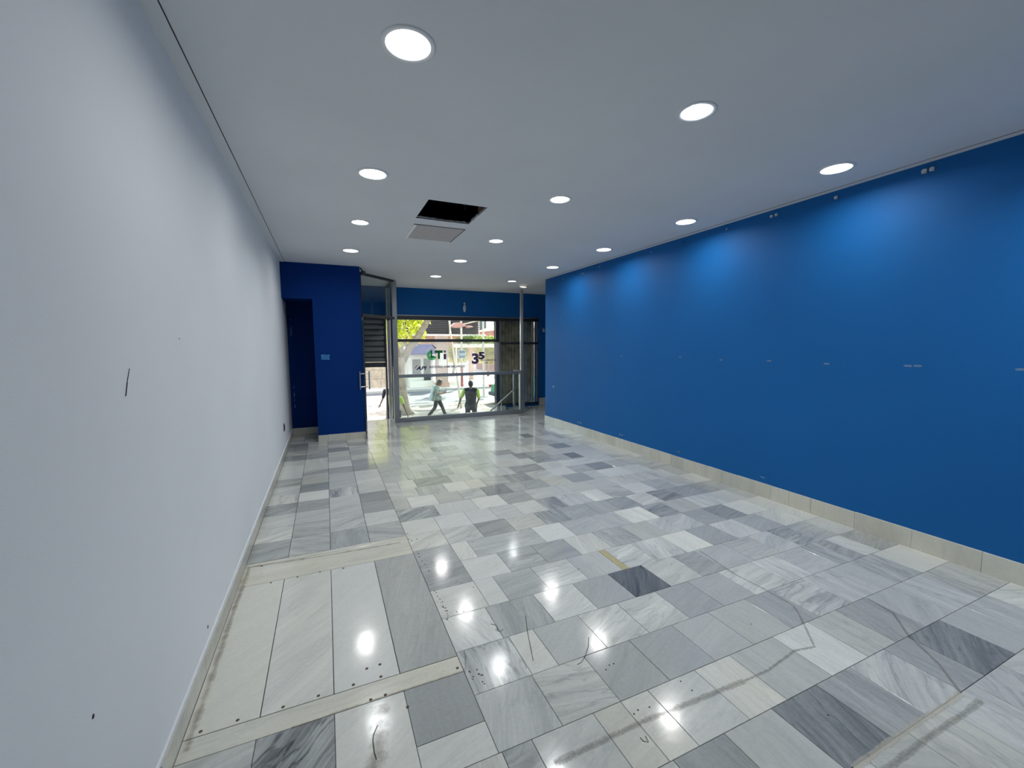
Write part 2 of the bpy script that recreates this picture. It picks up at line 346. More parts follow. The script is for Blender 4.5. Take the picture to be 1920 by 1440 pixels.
def box_verts(x0, y0, z0, x1, y1, z1, bev):
    m = MB(); m.box(x0, y0, z0, x1, y1, z1); return m
SEED = random.Random(11)
def tile_mesh(name, b, parent, tone, warm, rnd, joined=None):
    x0, y0, z0, x1, y1, z1 = b; e = 0.0012
    v = [(x0, y0, z0), (x1, y0, z0), (x1, y1, z0), (x0, y1, z0), (x0, y0, z1-e), (x1, y0, z1-e), (x1, y1, z1-e), (x0, y1, z1-e), (x0+e, y0+e, z1), (x1-e, y0+e, z1), (x1-e, y1-e, z1), (x0+e, y1-e, z1)]
    f = [(0, 1, 5, 4), (1, 2, 6, 5), (2, 3, 7, 6), (3, 0, 4, 7), (4, 5, 9, 8), (5, 6, 10, 9), (6, 7, 11, 10), (7, 4, 8, 11), (8, 9, 10, 11)]
    sd_ = (rnd.random(), rnd.random(), warm, 1); tc = (max(0, tone[0]), tone[1], tone[2] % 1.0, 1)
    if joined is not None: joined.append((v, f, tc, sd_)); return
    return join_tiles(name, [(v, f, tc, sd_)], parent)
def join_tiles(name, L, parent):
    V, F, T, S = [], [], [], []
    for v, f, t, s in L:
        b = len(V); V += v
        for q in f: F.append(tuple(b+i for i in q)); T += [t]*len(q); S += [s]*len(q)
    me = bpy.data.meshes.new(name); me.from_pydata(V, [], F); me.materials.append(M['marble'])
    a = me.attributes.new('tone', 'FLOAT_COLOR', 'CORNER'); a.data.foreach_set('color', [c for q in T for c in q])
    a = me.attributes.new('seed', 'FLOAT_COLOR', 'CORNER'); a.data.foreach_set('color', [c for q in S for c in q])
    me.update()
    o = bpy.data.objects.new(name, me); COL.objects.link(o); o.parent = parent
    return o

jr = [-3.0+0.6*i for i in range(7)] + [1.266, 1.66, 2.055, 2.42, 2.63, 2.82, 3.01, 3.21, 3.42, 3.61, 3.81, 4.0, 4.21, 4.39, 4.61, 4.81, 5.01, 5.21, 5.41, 5.62, 5.9, 6.2, 6.5, 6.8, 7.1, 7.4, 7.6, 7.8]
baseboard('baseboard_right', jr, lambda a, b, h, d: (4.200+d, a, -0.01, XR+0.005, b, h), 0.148)
jl = [-3.0+0.6*i for i in range(20) if -3.0+0.6*i < 8.6] + [8.63]
baseboard('baseboard_left', jl, lambda a, b, h, d: (XL-0.014, a, -0.01, XL+d*0.5, b, h), 0.095)
o = struct(MB().box(XL-0.013, -3.0, 0.097, XL-0.003, 8.62, 0.118).build('trim_6', 'white_wall', bevel=0.003))
baseboard('baseboard_column', [-0.175, -0.02, 0.27, 0.592], lambda a, b, h, d: (a, 7.762+d, -0.01, b, 7.782, h), 0.115)
baseboard('baseboard_niche', [XL, -0.17], lambda a, b, h, d: (a, 8.622, -0.01, b, 8.642, h), 0.12)
baseboard('baseboard_front', [5.275, 5.6, 6.0], lambda a, b, h, d: (a, 10.102, -0.01, b, 10.122, h), 0.20)

# ------------------------------------------------------------------ floor: grout bed + marble tiles
fl = MB()
fl.box(XL-0.01, -3.0, -0.15, 4.21, 7.80, -0.004); fl.box(XL-0.01, 7.80, -0.15, 6.0, 9.13, -0.004)
fl.box(XL-0.01, 9.13, -0.15, 1.34, 9.62, -0.004); fl.box(4.24, 9.13, -0.15, 6.0, 10.14, -0.004)
floor = struct(fl.build('floor', 'grout', origin=False))
PICKS = [(-0.24,1.82,0.4,0.9,0.3,0),(-0.48,1.9,0.62,0.5,0.1,0.1),(0.12,1.71,0.82,0.1,0.2,0.1),(0.44,1.81,0.46,0.06,0.5,0),(0.42,1.58,0.8,0.1,0.1,0.05),(-0.53,2.5,0.84,0.05,0.2,0.25),(-0.2,2.49,0.84,0.15,0.25,0.12),(0.13,2.43,0.82,0.05,0.25,0),(0.47,2.44,0.55,0.12,0.4,0.15),(-0.49,3.74,0.42,0.3,0.1,0.1),(-0.18,3.73,0.62,0.3,0.85,0),(0.12,3.7,0.54,0.2,0.5,0),(0.42,3.73,0.6,0.25,0.85,0.05),(-0.47,4.06,0.74,0.35,0.15,0.1),(-0.18,4.05,0.58,0.3,0.9,0.05),(0.12,4.04,0.72,0.3,0.2,0),(0.43,3.96,0.74,0.15,0.2,0),(-0.45,4.36,0.68,0.15,0.1,0.1),(-0.18,4.38,0.66,0.1,0.1,0),(0.11,4.33,0.66,0.15,0.1,0.05),(0.41,4.29,0.5,0.1,0.1,0.1),(-0.46,4.66,0.42,0.35,0.15,0.05),(-0.18,4.63,0.5,0.2,0.1,0),(0.12,4.63,0.7,0.1,0.1,0),(0.43,4.63,0.42,0.1,0.1,0.05),(-0.47,4.96,0.72,0.35,0.5,0.15),(-0.18,4.94,0.86,0.1,0.1,0),(0.12,4.92,0.62,0.5,0.5,0),(0.42,4.94,0.72,0.2,0.1,0.1),(-0.46,5.26,0.66,0.2,0.1,0.1),(-0.17,5.26,0.38,0.15,0.1,0),(0.13,5.25,0.62,0.1,0.1,0),(0.42,5.2,0.78,0.2,0.05,0.1),(-0.46,5.61,0.5,0.3,0.1,0.2),(-0.17,5.57,0.58,0.1,0.1,0.2),(0.12,5.55,0.62,0.1,0.1,0),(0.43,5.54,0.74,0.1,0.1,0),(-0.47,5.9,0.75,0.1,0.1,0),(-0.17,5.92,0.58,0.3,0.1,0),(0.43,5.87,0.44,0.15,0.1,0),(-0.47,6.23,0.76,0.1,0.1,0),(0.12,6.19,0.78,0.1,0.1,0),(0.42,6.17,0.5,0.2,0.1,0),(-0.47,6.85,0.4,0.2,0.1,0),(-0.17,6.81,0.5,0.2,0.1,0),(0.11,7.09,0.42,0.1,0.1,0),(-0.42,7.76,0.35,0.2,0.1,0),(0.73,4.31,0.8,0.1,0.1,0),(0.72,4.0,0.5,0.45,0.2,0),(0.73,3.66,0.8,0.1,0.2,0.1),(0.95,4.39,0.74,0.1,0.1,0.1),(0.96,3.75,0.78,0.1,0.2,0),(1.77,4.33,0.33,0.2,0.4,0),(1.91,3.95,0.5,0.15,0.1,0.1),(1.6,4.02,0.84,0.1,0.2,0.1),(1.15,3.66,0.42,0.35,0.05,0),(0.94,3.7,0.74,0.15,0.2,0),(1.48,3.71,0.72,0.3,0.05,0),(1.77,3.71,0.74,0.15,0.2,0.1),(1.88,3.41,0.46,0.4,0.5,0),(1.34,3.93,0.58,0.2,0.1,0),(2.2,3.38,0.5,0.15,0.1,0),(1.76,3.1,0.82,0.1,0.1,0),(1.28,3.06,0.6,0.25,0.03,0),(0.94,3.09,0.8,0.2,0.3,0.1),(3.25,6.71,0.3,0.1,0.1,0),(3.37,5.82,0.33,0.15,0.1,0),(3.38,5.2,0.26,0.1,0.1,0),(2.62,5.41,0.42,0.2,0.1,0.05),(3.41,4.61,0.36,0.1,0.1,0),(3.44,4.21,0.8,0.1,0.1,0),(2.76,3.38,0.45,0.2,0.1,0),(2.71,3.74,0.8,0.3,0.5,0),(2.35,4.27,0.66,0.2,0.1,0.5),(2.35,4.92,0.45,0.3,0.1,0.1),(2.06,3.69,0.38,0.5,0.5,0),(3.53,4.24,0.78,0.1,0.1,0),(3.4,3.68,0.56,0.15,0.1,0),(2.76,3.37,0.46,0.15,0.2,0),(2.74,3.08,0.88,0.25,0.5,0.08),(2.97,3.07,0.42,0.4,0.05,0),(3.34,3.39,0.36,0.35,0.05,0),(3.15,3.33,0.76,0.3,0.1,0.1),(2.66,2.8,0.66,0.2,0.2,0),(2.68,2.51,0.88,0.1,0.5,0.2),(2.03,2.51,0.7,0.6,0.08,0),(1.8,3.09,0.82,0.1,0.1,0),(2.29,3.38,0.48,0.15,0.05,0),(2.45,2.48,0.7,0.4,0.4,0),(1.88,2.82,0.72,0.2,0.4,0.2),(2.39,3.08,0.6,0.15,0.6,0),(2.07,3.11,0.58,0.15,0.1,0),(3.38,2.79,0.38,0.2,0.1,0),(3.26,2.53,0.76,0.2,0.3,0),(3.91,2.79,0.84,0.1,0.1,0.2),(3.57,2.47,0.56,0.1,0.1,0),(3.85,2.48,0.76,0.2,0.2,0.15),(3.97,3.39,0.42,0.15,0.1,0),(3.67,2.17,0.48,0.5,0.05,0.05),(3.52,1.93,0.52,0.35,0.5,0),(2.94,2.48,0.5,0.1,0.2,0),(3.67,2.9,0.6,0.3,0.5,0),(3.88,1.83,0.74,0.25,0.55,0.1),(3.38,1.59,0.6,0.12,0.5,0),(2.47,1.6,0.48,0.12,0.5,0),(2.25,1.55,0.6,0.08,0.5,0.1),(2.27,1.39,0.8,0.15,0.5,0),(2.42,1.28,0.8,0.08,0.3,0),(2.66,1.28,0.6,0.2,0.5,0.2),(2.98,1.31,0.46,0.15,0.4,0.1),(2.82,1.6,0.66,0.5,0.05,0.05),(3.05,1.88,0.72,0.4,0.5,0),(2.72,1.98,0.72,0.3,0.05,0.05),(4.09,1.89,0.45,0.2,0.1,0.2),(3.8,1.63,0.5,0.45,0.45,0.1),(3.42,1.81,0.6,0.3,0.5,0),(3.23,0.97,0.27,0.25,0.15,0),(2.86,0.93,0.44,0.15,0.5,0),(3.29,1.2,0.56,0.15,0.2,0),(3.42,0.99,0.58,0.1,0.5,0),(3.79,1.51,0.5,0.45,0.4,0.1),(3.98,1.3,0.58,0.25,0.5,0.2),(3.0,0.78,0.62,0.3,0.3,0),(3.59,1.04,0.6,0.3,0.5,0),(3.63,1.26,0.66,0.3,0.5,0),(1.89,0.97,0.3,0.35,0.4,0),(2.23,0.96,0.46,0.2,0.5,0),(2.46,0.97,0.66,0.35,0.2,0),(2.14,1.2,0.6,0.1,0.5,0.1),(1.67,0.97,0.62,0.1,0.5,0.1),(2.35,0.66,0.66,0.3,0.5,0.3),(2.75,0.73,0.66,0.3,0.5,0),(0.71,1.86,0.62,0.75,0.5,0),(0.72,1.57,0.62,0.2,0.4,0),(1.04,1.6,0.64,0.35,0.95,0.15),(0.96,1.85,0.78,0.12,0.2,0.1),(1.1,1.82,0.6,0.06,0.2,0),(1.17,1.53,0.5,0.08,0.2,0.05),(1.59,2.2,0.52,0.1,0.3,0),(1.92,2.19,0.10,0.35,0.3,0),(1.82,1.91,0.7,0.3,0.05,0.15),(1.46,1.88,0.68,0.35,0.15,0.05),(2.03,1.86,0.5,0.08,0.1,0),(2.39,1.86,0.55,0.08,0.1,0),(1.57,1.64,0.52,0.04,0.1,0),(1.9,1.64,0.6,0.06,0.1,0),(1.31,1.72,0.5,0.1,0.1,0),(2.24,2.15,0.68,0.2,0.1,0.15),(2.48,2.2,0.48,0.2,0.1,0.1),(2.71,2.17,0.6,0.1,0.1,0),(1.75,2.46,0.62,0.1,0.5,0),(0.73,3.08,0.5,0.15,0.1,0),(0.71,2.76,0.46,0.25,0.03,0),(0.93,3.07,0.8,0.15,0.2,0.1),(1.0,2.77,0.78,0.08,0.1,0),(1.21,3.07,0.6,0.35,0.03,0),(1.31,2.82,0.5,0.35,0.03,0),(0.7,2.48,0.74,0.1,0.1,0.1),(0.96,2.48,0.76,0.06,0.1,0),(1.14,2.47,0.54,0.12,0.05,0),(1.0,2.19,0.5,0.2,0.45,0),(1.27,2.17,0.8,0.25,0.1,0),(0.7,2.22,0.76,0.25,0.6,0),(1.47,2.52,0.7,0.35,0.03,0),(1.73,3.05,0.82,0.08,0.1,0),(1.57,2.83,0.5,0.15,0.1,0),(0.74,3.41,0.78,0.25,0.2,0.2),(1.31,1.5,0.5,0.08,0.2,0.05),(1.58,1.52,0.52,0.04,0.1,0),(0.92,1.38,0.64,0.15,0.1,0.1),(1.21,1.42,0.76,0.15,0.1,0.25),(1.41,1.35,0.72,0.15,0.1,0.1),(1.42,1.21,0.62,0.08,0.1,0.1),(1.65,1.22,0.8,0.15,0.5,0.25),(2.0,1.24,0.58,0.25,0.5,0),(1.08,1.2,0.7,0.08,0.1,0.25),(1.35,1.08,0.42,0.15,0.5,0),(1.62,1.02,0.64,0.08,0.1,0.1)]
ROWS = [0.52, 0.822, 1.125, 1.43, 1.735, 2.035, 2.337, 2.645, 2.945, 3.245, 3.54, 3.845, 4.15, 4.455, 4.76, 5.065, 5.37, 5.675, 5.98, 6.285, 6.59, 6.895, 7.2, 7.505, 7.79, 8.095, 8.4, 8.705, 9.01, 9.12]
J = {
 0.52: [1.56, 1.87, 2.161, 2.46, 2.76, 3.06, 3.36, 3.66, 3.96],
 0.822: [1.46, 1.756, 2.076, 2.348, 2.657, 2.887, 3.244, 3.55, 3.85],
 1.125: [0.712, 1.015, 1.165, 1.322, 1.62, 1.87, 2.209, 2.516, 2.783, 3.098, 3.413, 3.75],
 1.43: [0.863, 1.168, 1.464, 1.771, 2.06, 2.379, 2.63, 2.958, 3.251, 3.512, 3.82],
 1.735: [0.87, 1.021, 1.322, 1.612, 1.921, 2.207, 2.498, 2.84, 3.101, 3.404, 3.599, 3.742, 3.936],
 2.035: [0.842, 1.173, 1.476, 1.769, 2.067, 2.361, 2.595, 2.90, 3.20, 3.45, 3.686, 3.96],
 2.337: [0.87, 1.01, 1.305, 1.614, 1.905, 1.965, 2.224, 2.538, 2.82, 3.11, 3.40, 3.713, 4.02],
 2.645: [0.867, 1.162, 1.461, 1.759, 2.05, 2.358, 2.637, 3.083, 3.35, 3.632, 3.93],
 2.945: [0.866, 1.012, 1.61, 1.901, 2.241, 2.513, 2.83, 3.10, 3.40, 3.75, 4.03],
 3.245: [0.865, 1.172, 1.471, 1.781, 2.047, 2.358, 2.617, 2.888, 3.17, 3.46, 3.76, 4.0],
 3.54: [0.87, 1.17, 1.43, 1.68, 1.953, 2.19, 2.506, 2.749, 3.05, 3.35, 3.65, 3.95],
}
SP = {2.337: [(1.935, (0.62, 0.25, 0.5), 2.6)]}
LEFTCOL = [XL, -0.33, -0.03, 0.272, 0.567]
jobs = []      # x0, y0, x1, y1, gap
rt = random.Random(21)
def auto_joints(y, x0, x1):
    r_ = random.Random(int(y*1000)); x = x0+r_.choice((0.15, 0.3, 0.3, 0.2, 0.38)); out = []
    while x < x1-0.12: out.append(x+r_.uniform(-0.01, 0.01)); x += r_.choice((0.3, 0.3, 0.3, 0.27, 0.32, 0.2, 0.4))
    return out
y = -2.55
pre = []
while y < 0.5: pre.append(y); y += 0.307
rows = pre + ROWS
for i in range(len(rows)-1):
    y0, y1 = rows[i], rows[i+1]
    left = XL if y0 < 1.42 else 0.567
    right = 4.2 if y0 < 7.7 else 6.0
    js = J.get(y0) or auto_joints(y0, left, right)
    if y0 in J and left == XL: js = [x for x in (-0.31, -0.01, 0.28, 0.58, 0.88, 1.18) if x < js[0]-0.12] + js
    xs = [left] + js + [right]
    if y0 > 7.7: xs = [0.60] + [x for x in xs if x > 0.72]
    for a, b in zip(xs, xs[1:]): jobs.append((a, y0, b, y1, 0.0011))
for x0, x1 in zip(LEFTCOL, LEFTCOL[1:]):
    jobs.append((x0, 2.01, x1, 3.215, 0.0019))                       # the four long slabs
    rws = [3.545, 3.892, 4.20, 4.505, 4.81, 5.108, 5.408, 5.72, 6.02, 6.33, 6.62, 6.93, 7.22, 7.50, 7.77]
    dx = {-0.03: 0.0}
    for k, (a, b) in enumerate(zip(rws, rws[1:])): jobs.append((x0, a, x1, b, 0.0019))
jobs += [(XL, 1.895, 0.567, 2.01, 0.0016), (XL, 3.215, 0.567, 3.50, 0.0019), (XL, 3.50, 0.567, 3.545, 0.0019)]
jobs += [(0.272, 1.59, 0.567, 1.895, 0.0012), (0.272, 1.43, 0.567, 1.59, 0.0012), (-0.03, 1.43, 0.272, 1.895, 0.0012), (-0.33, 1.43, -0.03, 1.895, 0.0012), (XL, 1.43, -0.33, 1.895, 0.0012)]
for a, b in ((XL, -0.40), (-0.40, -0.17)): jobs += [(a, 7.77, b, 8.08, 0.0015), (a, 8.08, b, 8.36, 0.0015), (a, 8.36, b, 8.63, 0.0015)]
for xs in ([0.60, 0.95, 1.34],):
    for a, b in zip(xs, xs[1:]): jobs += [(a, 9.12, b, 9.37, 0.0012), (a, 9.37, b, 9.62, 0.0012)]
xs = [4.25, 4.6, 4.95, 5.3, 5.65, 6.0]
for a, b in zip(xs, xs[1:]):
    for c, d in ((9.12, 9.45), (9.45, 9.78), (9.78, 10.10)): jobs.append((a, c, b, d, 0.0012))
def rank(j):
    cx, cy = (j[0]+j[2])/2, (j[1]+j[3])/2
    d = math.hypot(cx, cy)
    seen = cy > 0.5 and math.degrees(math.atan2(cx, cy)) < 74 and cy > 1.72-0.5*cx
    return (0 if seen else 1, d)
jobs.sort(key=rank)
far = []
for n_, (x0, y0, x1, y1, g_) in enumerate(jobs):
    tone = None
    for px, py, to, ve, an, wa in PICKS:
        if x0 <= px < x1 and y0 <= py < y1: tone, warm = (to, ve, an), wa; break
    if tone is None:
        c = rt.random()
        to = rt.uniform(0.64, 0.76) if c < 0.6 else rt.uniform(0.54, 0.64) if c < 0.88 else rt.uniform(0.42, 0.52)
        tone, warm = (to, rt.choice((0.06, 0.12, 0.2, 0.3)), rt.choice((0.02, 0.08, 0.15, 0.5, 0.5, 0.9))), rt.choice((0, 0.05, 0.1, 0.2))
    if (x1-x0) > 1.1: tone, warm = (0.80, 0.14, 0.01), 0.45
    if y0 == 2.337 and x0 == 1.905: tone, warm = (0.60, 0.25, 0.5), 2.2
    tone = (0.68+(tone[0]-0.66)*0.82, tone[1]*0.8, tone[2])
    dz = rt.uniform(-0.0004, 0.0004)
    b = (x0+g_, y0+g_, -0.003, x1-g_, y1-g_, dz)
    if n_ < 299: tile_mesh('floor_tile', b, floor, tone, warm, rt)
    else: tile_mesh('floor_tile', b, floor, tone, warm, rt, far)
o = join_tiles('floor_tiles', far, floor); o['kind'] = 'stuff'

# wear on the floor: glue lines, cracks, screw plugs, nail holes
def ribbon(name, pts, wdt, mat, parent, z=0.0010, fade=True):
    V, F, E_ = [], [], []
    P = [Vector((p[0], p[1], 0)) for p in pts]; Q = []
    for a, b in zip(P, P[1:]):
        k = max(1, int((b-a).length/0.04)); Q += [a.lerp(b, i/k) for i in range(k)]
    Q.append(P[-1]); r_ = random.Random(len(Q))
    for i, p in enumerate(Q):
        d = (Q[min(i+1, len(Q)-1)]-Q[max(i-1, 0)]).normalized(); s_ = Vector((-d.y, d.x, 0)); w_ = wdt*r_.uniform(0.8, 1.2)
        for k, e in ((-0.5, 0.0), (-0.25, 0.8), (0, 1), (0.25, 0.8), (0.5, 0.0)):
            q = p+s_*w_*k; V.append((q.x, q.y, z)); E_.append(e if fade else 1.0)
        if i:
            b = (i-1)*5; F += [(b+k, b+k+1, b+k+6, b+k+5) for k in range(4)]
    me = bpy.data.meshes.new(name); me.from_pydata(V, [], F); me.materials.append(M[mat])
    a = me.attributes.new('edge', 'FLOAT', 'POINT'); a.data.foreach_set('value', E_)
    o = bpy.data.objects.new(name, me); COL.objects.link(o); o.parent = parent; return o
M['grime'] = grime('dried_glue_grime', (0.17, 0.16, 0.14), 0.32, 70, 0.36)
M['grime_pale'] = grime('pale_glue_residue', (0.60, 0.58, 0.50), 0.45, 30, 0.5)
M['grime_brown'] = grime('brown_stain', (0.20, 0.155, 0.10), 0.24, 18, 0.38)
GR={'G1': [(0.749, 1.302), (0.877, 1.303), (1.017, 1.304), (1.207, 1.306), (1.306, 1.3), (1.396, 1.296), (1.631, 1.287), (1.785, 1.28)], 'G2': [(1.785, 1.28), (1.954, 1.277), (2.213, 1.31), (2.338, 1.285), (2.434, 1.381), (2.55, 1.501), (2.6, 1.565), (2.603, 1.767), (2.587, 1.954), (2.636, 2.315)], 'G3': [(1.79, 0.818), (2.195, 0.822), (2.503, 0.815), (2.638, 0.818)], 'G4': [(2.638, 0.818), (2.783, 0.952), (2.913, 1.132), (3.07, 1.267), (3.106, 1.416)], 'cr1': [(1.276, 1.845), (1.233, 1.786), (1.202, 1.756), (1.175, 1.731), (1.135, 1.704), (1.105, 1.698)], 'cr2': [(0.138, 1.757), (0.117, 1.718), (0.112, 1.689), (0.112, 1.634), (0.117, 1.601)], 'cr3': [(1.034, 2.157), (0.983, 2.024), (0.956, 1.942), (0.913, 1.812)], 'cr4': [(0.867, 2.101), (0.839, 2.089), (0.831, 2.108), (0.826, 2.12)], 'cr6': [(0.814, 2.176), (0.842, 2.153), (0.836, 2.105)], 'cr5': [(1.151, 1.249), (1.143, 1.222), (1.127, 1.234), (1.126, 1.253)], 'screws': [(-0.55, 2.033), (-0.417, 2.033), (-0.242, 2.028), (-0.097, 2.03), (0.124, 1.907), (0.189, 1.907), (0.124, 2.112), (0.188, 2.114), (0.183, 2.029), (0.543, 1.928), (0.056, 2.032), (0.272, 1.798), (-0.498, 3.48), (0.053, 3.198), (-0.103, 3.213), (-0.248, 3.206), (-0.411, 3.2)], 'holes': [(0.598, 3.188), (0.601, 3.134), (0.604, 3.066), (0.614, 3.004), (0.615, 2.962), (0.613, 2.909), (0.62, 2.886), (0.6, 2.641), (0.605, 2.611), (0.601, 2.57), (0.603, 2.537), (0.608, 2.504), (0.603, 2.451), (0.61, 2.438), (0.612, 2.403), (0.611, 2.376), (0.613, 2.342), (0.594, 2.324), (0.605, 2.323), (0.665, 2.362), (0.71, 2.342), (0.841, 2.572), (0.592, 1.835), (0.594, 1.877), (0.629, 1.843), (0.63, 1.873), (0.632, 1.787), (0.639, 1.832), (0.582, 3.582), (0.572, 3.471), (0.596, 3.427), (0.638, 3.452)], 'spots': [(1.254, 1.63), (1.281, 1.629), (1.22, 1.612), (1.208, 1.361), (1.179, 1.352), (1.265, 1.352), (1.512, 1.342), (1.505, 1.404)]}
ribbon('glue_stain', GR['G1'], 0.055, 'grime', floor); ribbon('glue_stain', GR['G2'], 0.028, 'grime', floor)
ribbon('glue_stain', GR['G3'], 0.045, 'grime_pale', floor); ribbon('glue_stain', [(x+0.03, y-0.055) for x, y in GR['G3']], 0.05, 'grime', floor, 0.0013)
ribbon('glue_stain', GR['G4'], 0.03, 'grime', floor)
ribbon('brown_stain', [(-0.58, 1.95), (-0.58, 2.4), (-0.585, 3.0), (-0.58, 3.5)], 0.07, 'grime_brown', floor)
ribbon('brown_stain', [(-0.2, 1.893), (0.1, 1.9), (0.56, 1.897)], 0.03, 'grime_brown', floor)
ribbon('brown_stain', [(-0.6, 3.50), (-0.1, 3.46), (0.5, 3.44)], 0.06, 'grime_brown', floor)
ribbon('brown_stain', [(0.16, 1.86), (0.14, 1.7), (0.10, 1.55)], 0.16, 'grime_brown', floor, 0.0013)
for k in ('cr1', 'cr2', 'cr3', 'cr4', 'cr6', 'cr5'): ribbon('crack', GR[k], 0.0035, 'dirt', floor, 0.0012, False)
plug = None
for x, y in GR['screws']:
    if plug is None:
        plug = MB().lathe([(0.0075, -0.001), (0.0075, 0.0010), (0.006, 0.0013), (0.005, 0.0007), (0.002, 0.0006)], (x, y, 0), 10, True).build('screw_plug', 'rust', floor); base_ = (x, y)
    else:
        c = plug.copy(); COL.objects.link(c); c.location = (x-base_[0], y-base_[1], 0)
r_ = random.Random(5); m = MB()
for x, y in GR['holes']:
    for k in range(2):
        q = (x+r_.uniform(-0.006, 0.006), y+r_.uniform(-0.008, 0.008)); rd = r_.uniform(0.002, 0.006)
        m.lathe([(rd, -0.0005), (rd, 0.0008), (rd*0.5, 0.0012)], (*q, 0), 7, True)
m.build('nail_hole_scars', 'rust', floor, kind='stuff')
m = MB()
for x, y in GR['spots']+[(1.95, 1.0), (2.28, 2.25), (2.9, 1.75), (1.05, 3.2), (1.62, 2.48), (2.2, 1.55)]:
    m.lathe([(0.004, -0.0005), (0.004, 0.0008), (0.002, 0.0012)], (x, y, 0), 7, True)
m.build('dirt_specks', 'dirt', floor, kind='stuff')

# ------------------------------------------------------------------ ceiling lamps
def area(parent, loc, size, power, spread=150, col=(1.0, 0.985, 0.955)):
    ld = bpy.data.lights.new('lamp_light', 'AREA'); ld.shape = 'DISK'; ld.size = size; ld.energy = power; ld.color = col; ld.spread = radians(spread)
    lo = bpy.data.objects.new('lamp_light', ld); COL.objects.link(lo); lo.parent = parent; lo.location = loc; return lo
def led_lamp():
    r = empty('ceiling_lamp', (0, 0, H))
    MB().lathe([(0.124, 0.001), (0.124, -0.004), (0.116, -0.007), (0.102, -0.006), (0.100, -0.002)], (0, 0, H), 40).build('trim_ring', 'white', r, smooth=True)
    MB().lathe([(0.101, -0.003), (0.0, -0.003)], (0, 0, H), 40).build('diffuser', 'diffuser', r)
    area(r, (0, 0, -0.010), 0.19, LAMP_W, 165); return r
def rec_lamp():
    r = empty('recessed_lamp', (0, 0, H))
    MB().lathe([(0.112, 0.001), (0.112, -0.004), (0.104, -0.006), (0.088, -0.004), (0.086, 0.002)], (0, 0, H), 40).build('trim_ring', 'white', r, smooth=True)
    MB().lathe([(0.086, 0.0), (0.080, 0.03), (0.066, 0.06), (0.045, 0.085), (0.0, 0.09)], (0, 0, H), 32).build('reflector', 'white', r, smooth=True)
    b = MB()
    for k in (-1, 1): b.tube([(k*0.024, 0, H+0.072), (k*0.024, 0, H+0.010), (k*0.024, 0, H-0.002)], [0.018, 0.018, 0.010], 12)
    b.build('bulb', 'bulb', r, smooth=True)
    area(r, (0, 0, -0.006), 0.13, LAMP_W*0.8, 140, (0.95, 0.98, 1.0)); return r
def where(x, y):
    row = 'over the threshold of the hall' if y > 7.5 else None
    side = 'left' if x < 1 else 'middle' if x < 3 else 'right'
    if row is None:
        d = 'nearest the camera' if y < 3 else 'second from the camera' if y < 4.4 else 'third from the camera' if y < 6 else 'fourth from the camera'
        nb = 'beside the white wall' if x < 1 else 'along the middle' if x < 3 else 'beside the blue wall'
        return d, nb, side
    return row, None, side
def lab(kind, x, y):
    if y < 1.5: return '%s %s in the %s row behind the viewer' % (kind, 'beside the white wall' if x < 1 else 'along the middle' if x < 3 else 'beside the blue wall', 'first' if y > 0 else 'second')
    if y > 7.5: return 'lit %s at the end of the middle ceiling row by the window' % kind if x < 3 else 'lit %s close to the cream lamp hanging by the tall post' % kind
    d = 'nearest' if y < 3 else 'second' if y < 4.4 else 'third' if y < 6 else 'fourth'
    return 'round lit %s, %s in the ceiling row %s' % (kind, d, 'by the white wall' if x < 1 else 'along the middle' if x < 3 else 'by the blue wall')
first = {}
for lst, mk, kind in ((GRID_LED, led_lamp, 'flat disc lamp'), (GRID_REC, rec_lamp, 'sunken bulb lamp')):
    src = None
    for x, y in lst:
        o = mk() if src is None else copy_tree(src); src = src or o
        o.location = (x, y, H); o['label'] = lab(kind, x, y); o['category'] = 'lamp'; o['group'] = 'ceiling lamps'
src_l = [l for l in o.children if l.type == 'LIGHT'][0]; src_l.data = src_l.data.copy(); src_l.data.energy = LAMP_W*2.0      # the last one, by the blue wall behind the viewer, is the strongest
r = empty('ceiling_lamp', (4.14, 8.72, H-0.035), 'small cream disc lamp hanging tilted from the ceiling by the tall post', 'lamp', 'ceiling lamps')
t = MB().lathe([(0.095, 0.012), (0.095, -0.006), (0.080, -0.010), (0.078, -0.004)], (4.14, 8.72, H-0.035), 32).build('trim_ring', 'white', r, smooth=True); t.rotation_euler = (radians(-5), radians(9), 0)
t = MB().lathe([(0.079, -0.005), (0.0, -0.005)], (4.14, 8.72, H-0.035), 32).build('diffuser', 'dim', r); t.rotation_euler = (radians(-5), radians(9), 0)
MB().tube([(4.14, 8.72, H-0.03), (4.15, 8.73, H+0.02)], 0.004, 6).build('cable', 'alu_dark', r)

# ------------------------------------------------------------------ access panel in the ceiling
r = empty('access_panel', (1.26, 5.19, H-0.006), 'square grey access panel beyond the open ceiling hatch', 'panel')
MB().box(0.995, 4.875, H-0.004, 1.552, 5.50, H+0.001).build('board', 'panel', r)
MB().box(0.962, 4.872, H-0.012, 0.995, 5.51, H+0.001).build('edge_strip', 'white', r)
MB().box(0.962, 5.50, H-0.008, 1.552, 5.512, H+0.001).build('edge_strip', 'white', r)
MB().box(0.962, 4.865, H-0.006, 1.56, 4.872, H+0.001).build('edge_strip', 'alu_dark', r)
MB().box(1.552, 4.872, H-0.008, 1.560, 5.512, H+0.001).build('edge_strip', 'alu_dark', r)

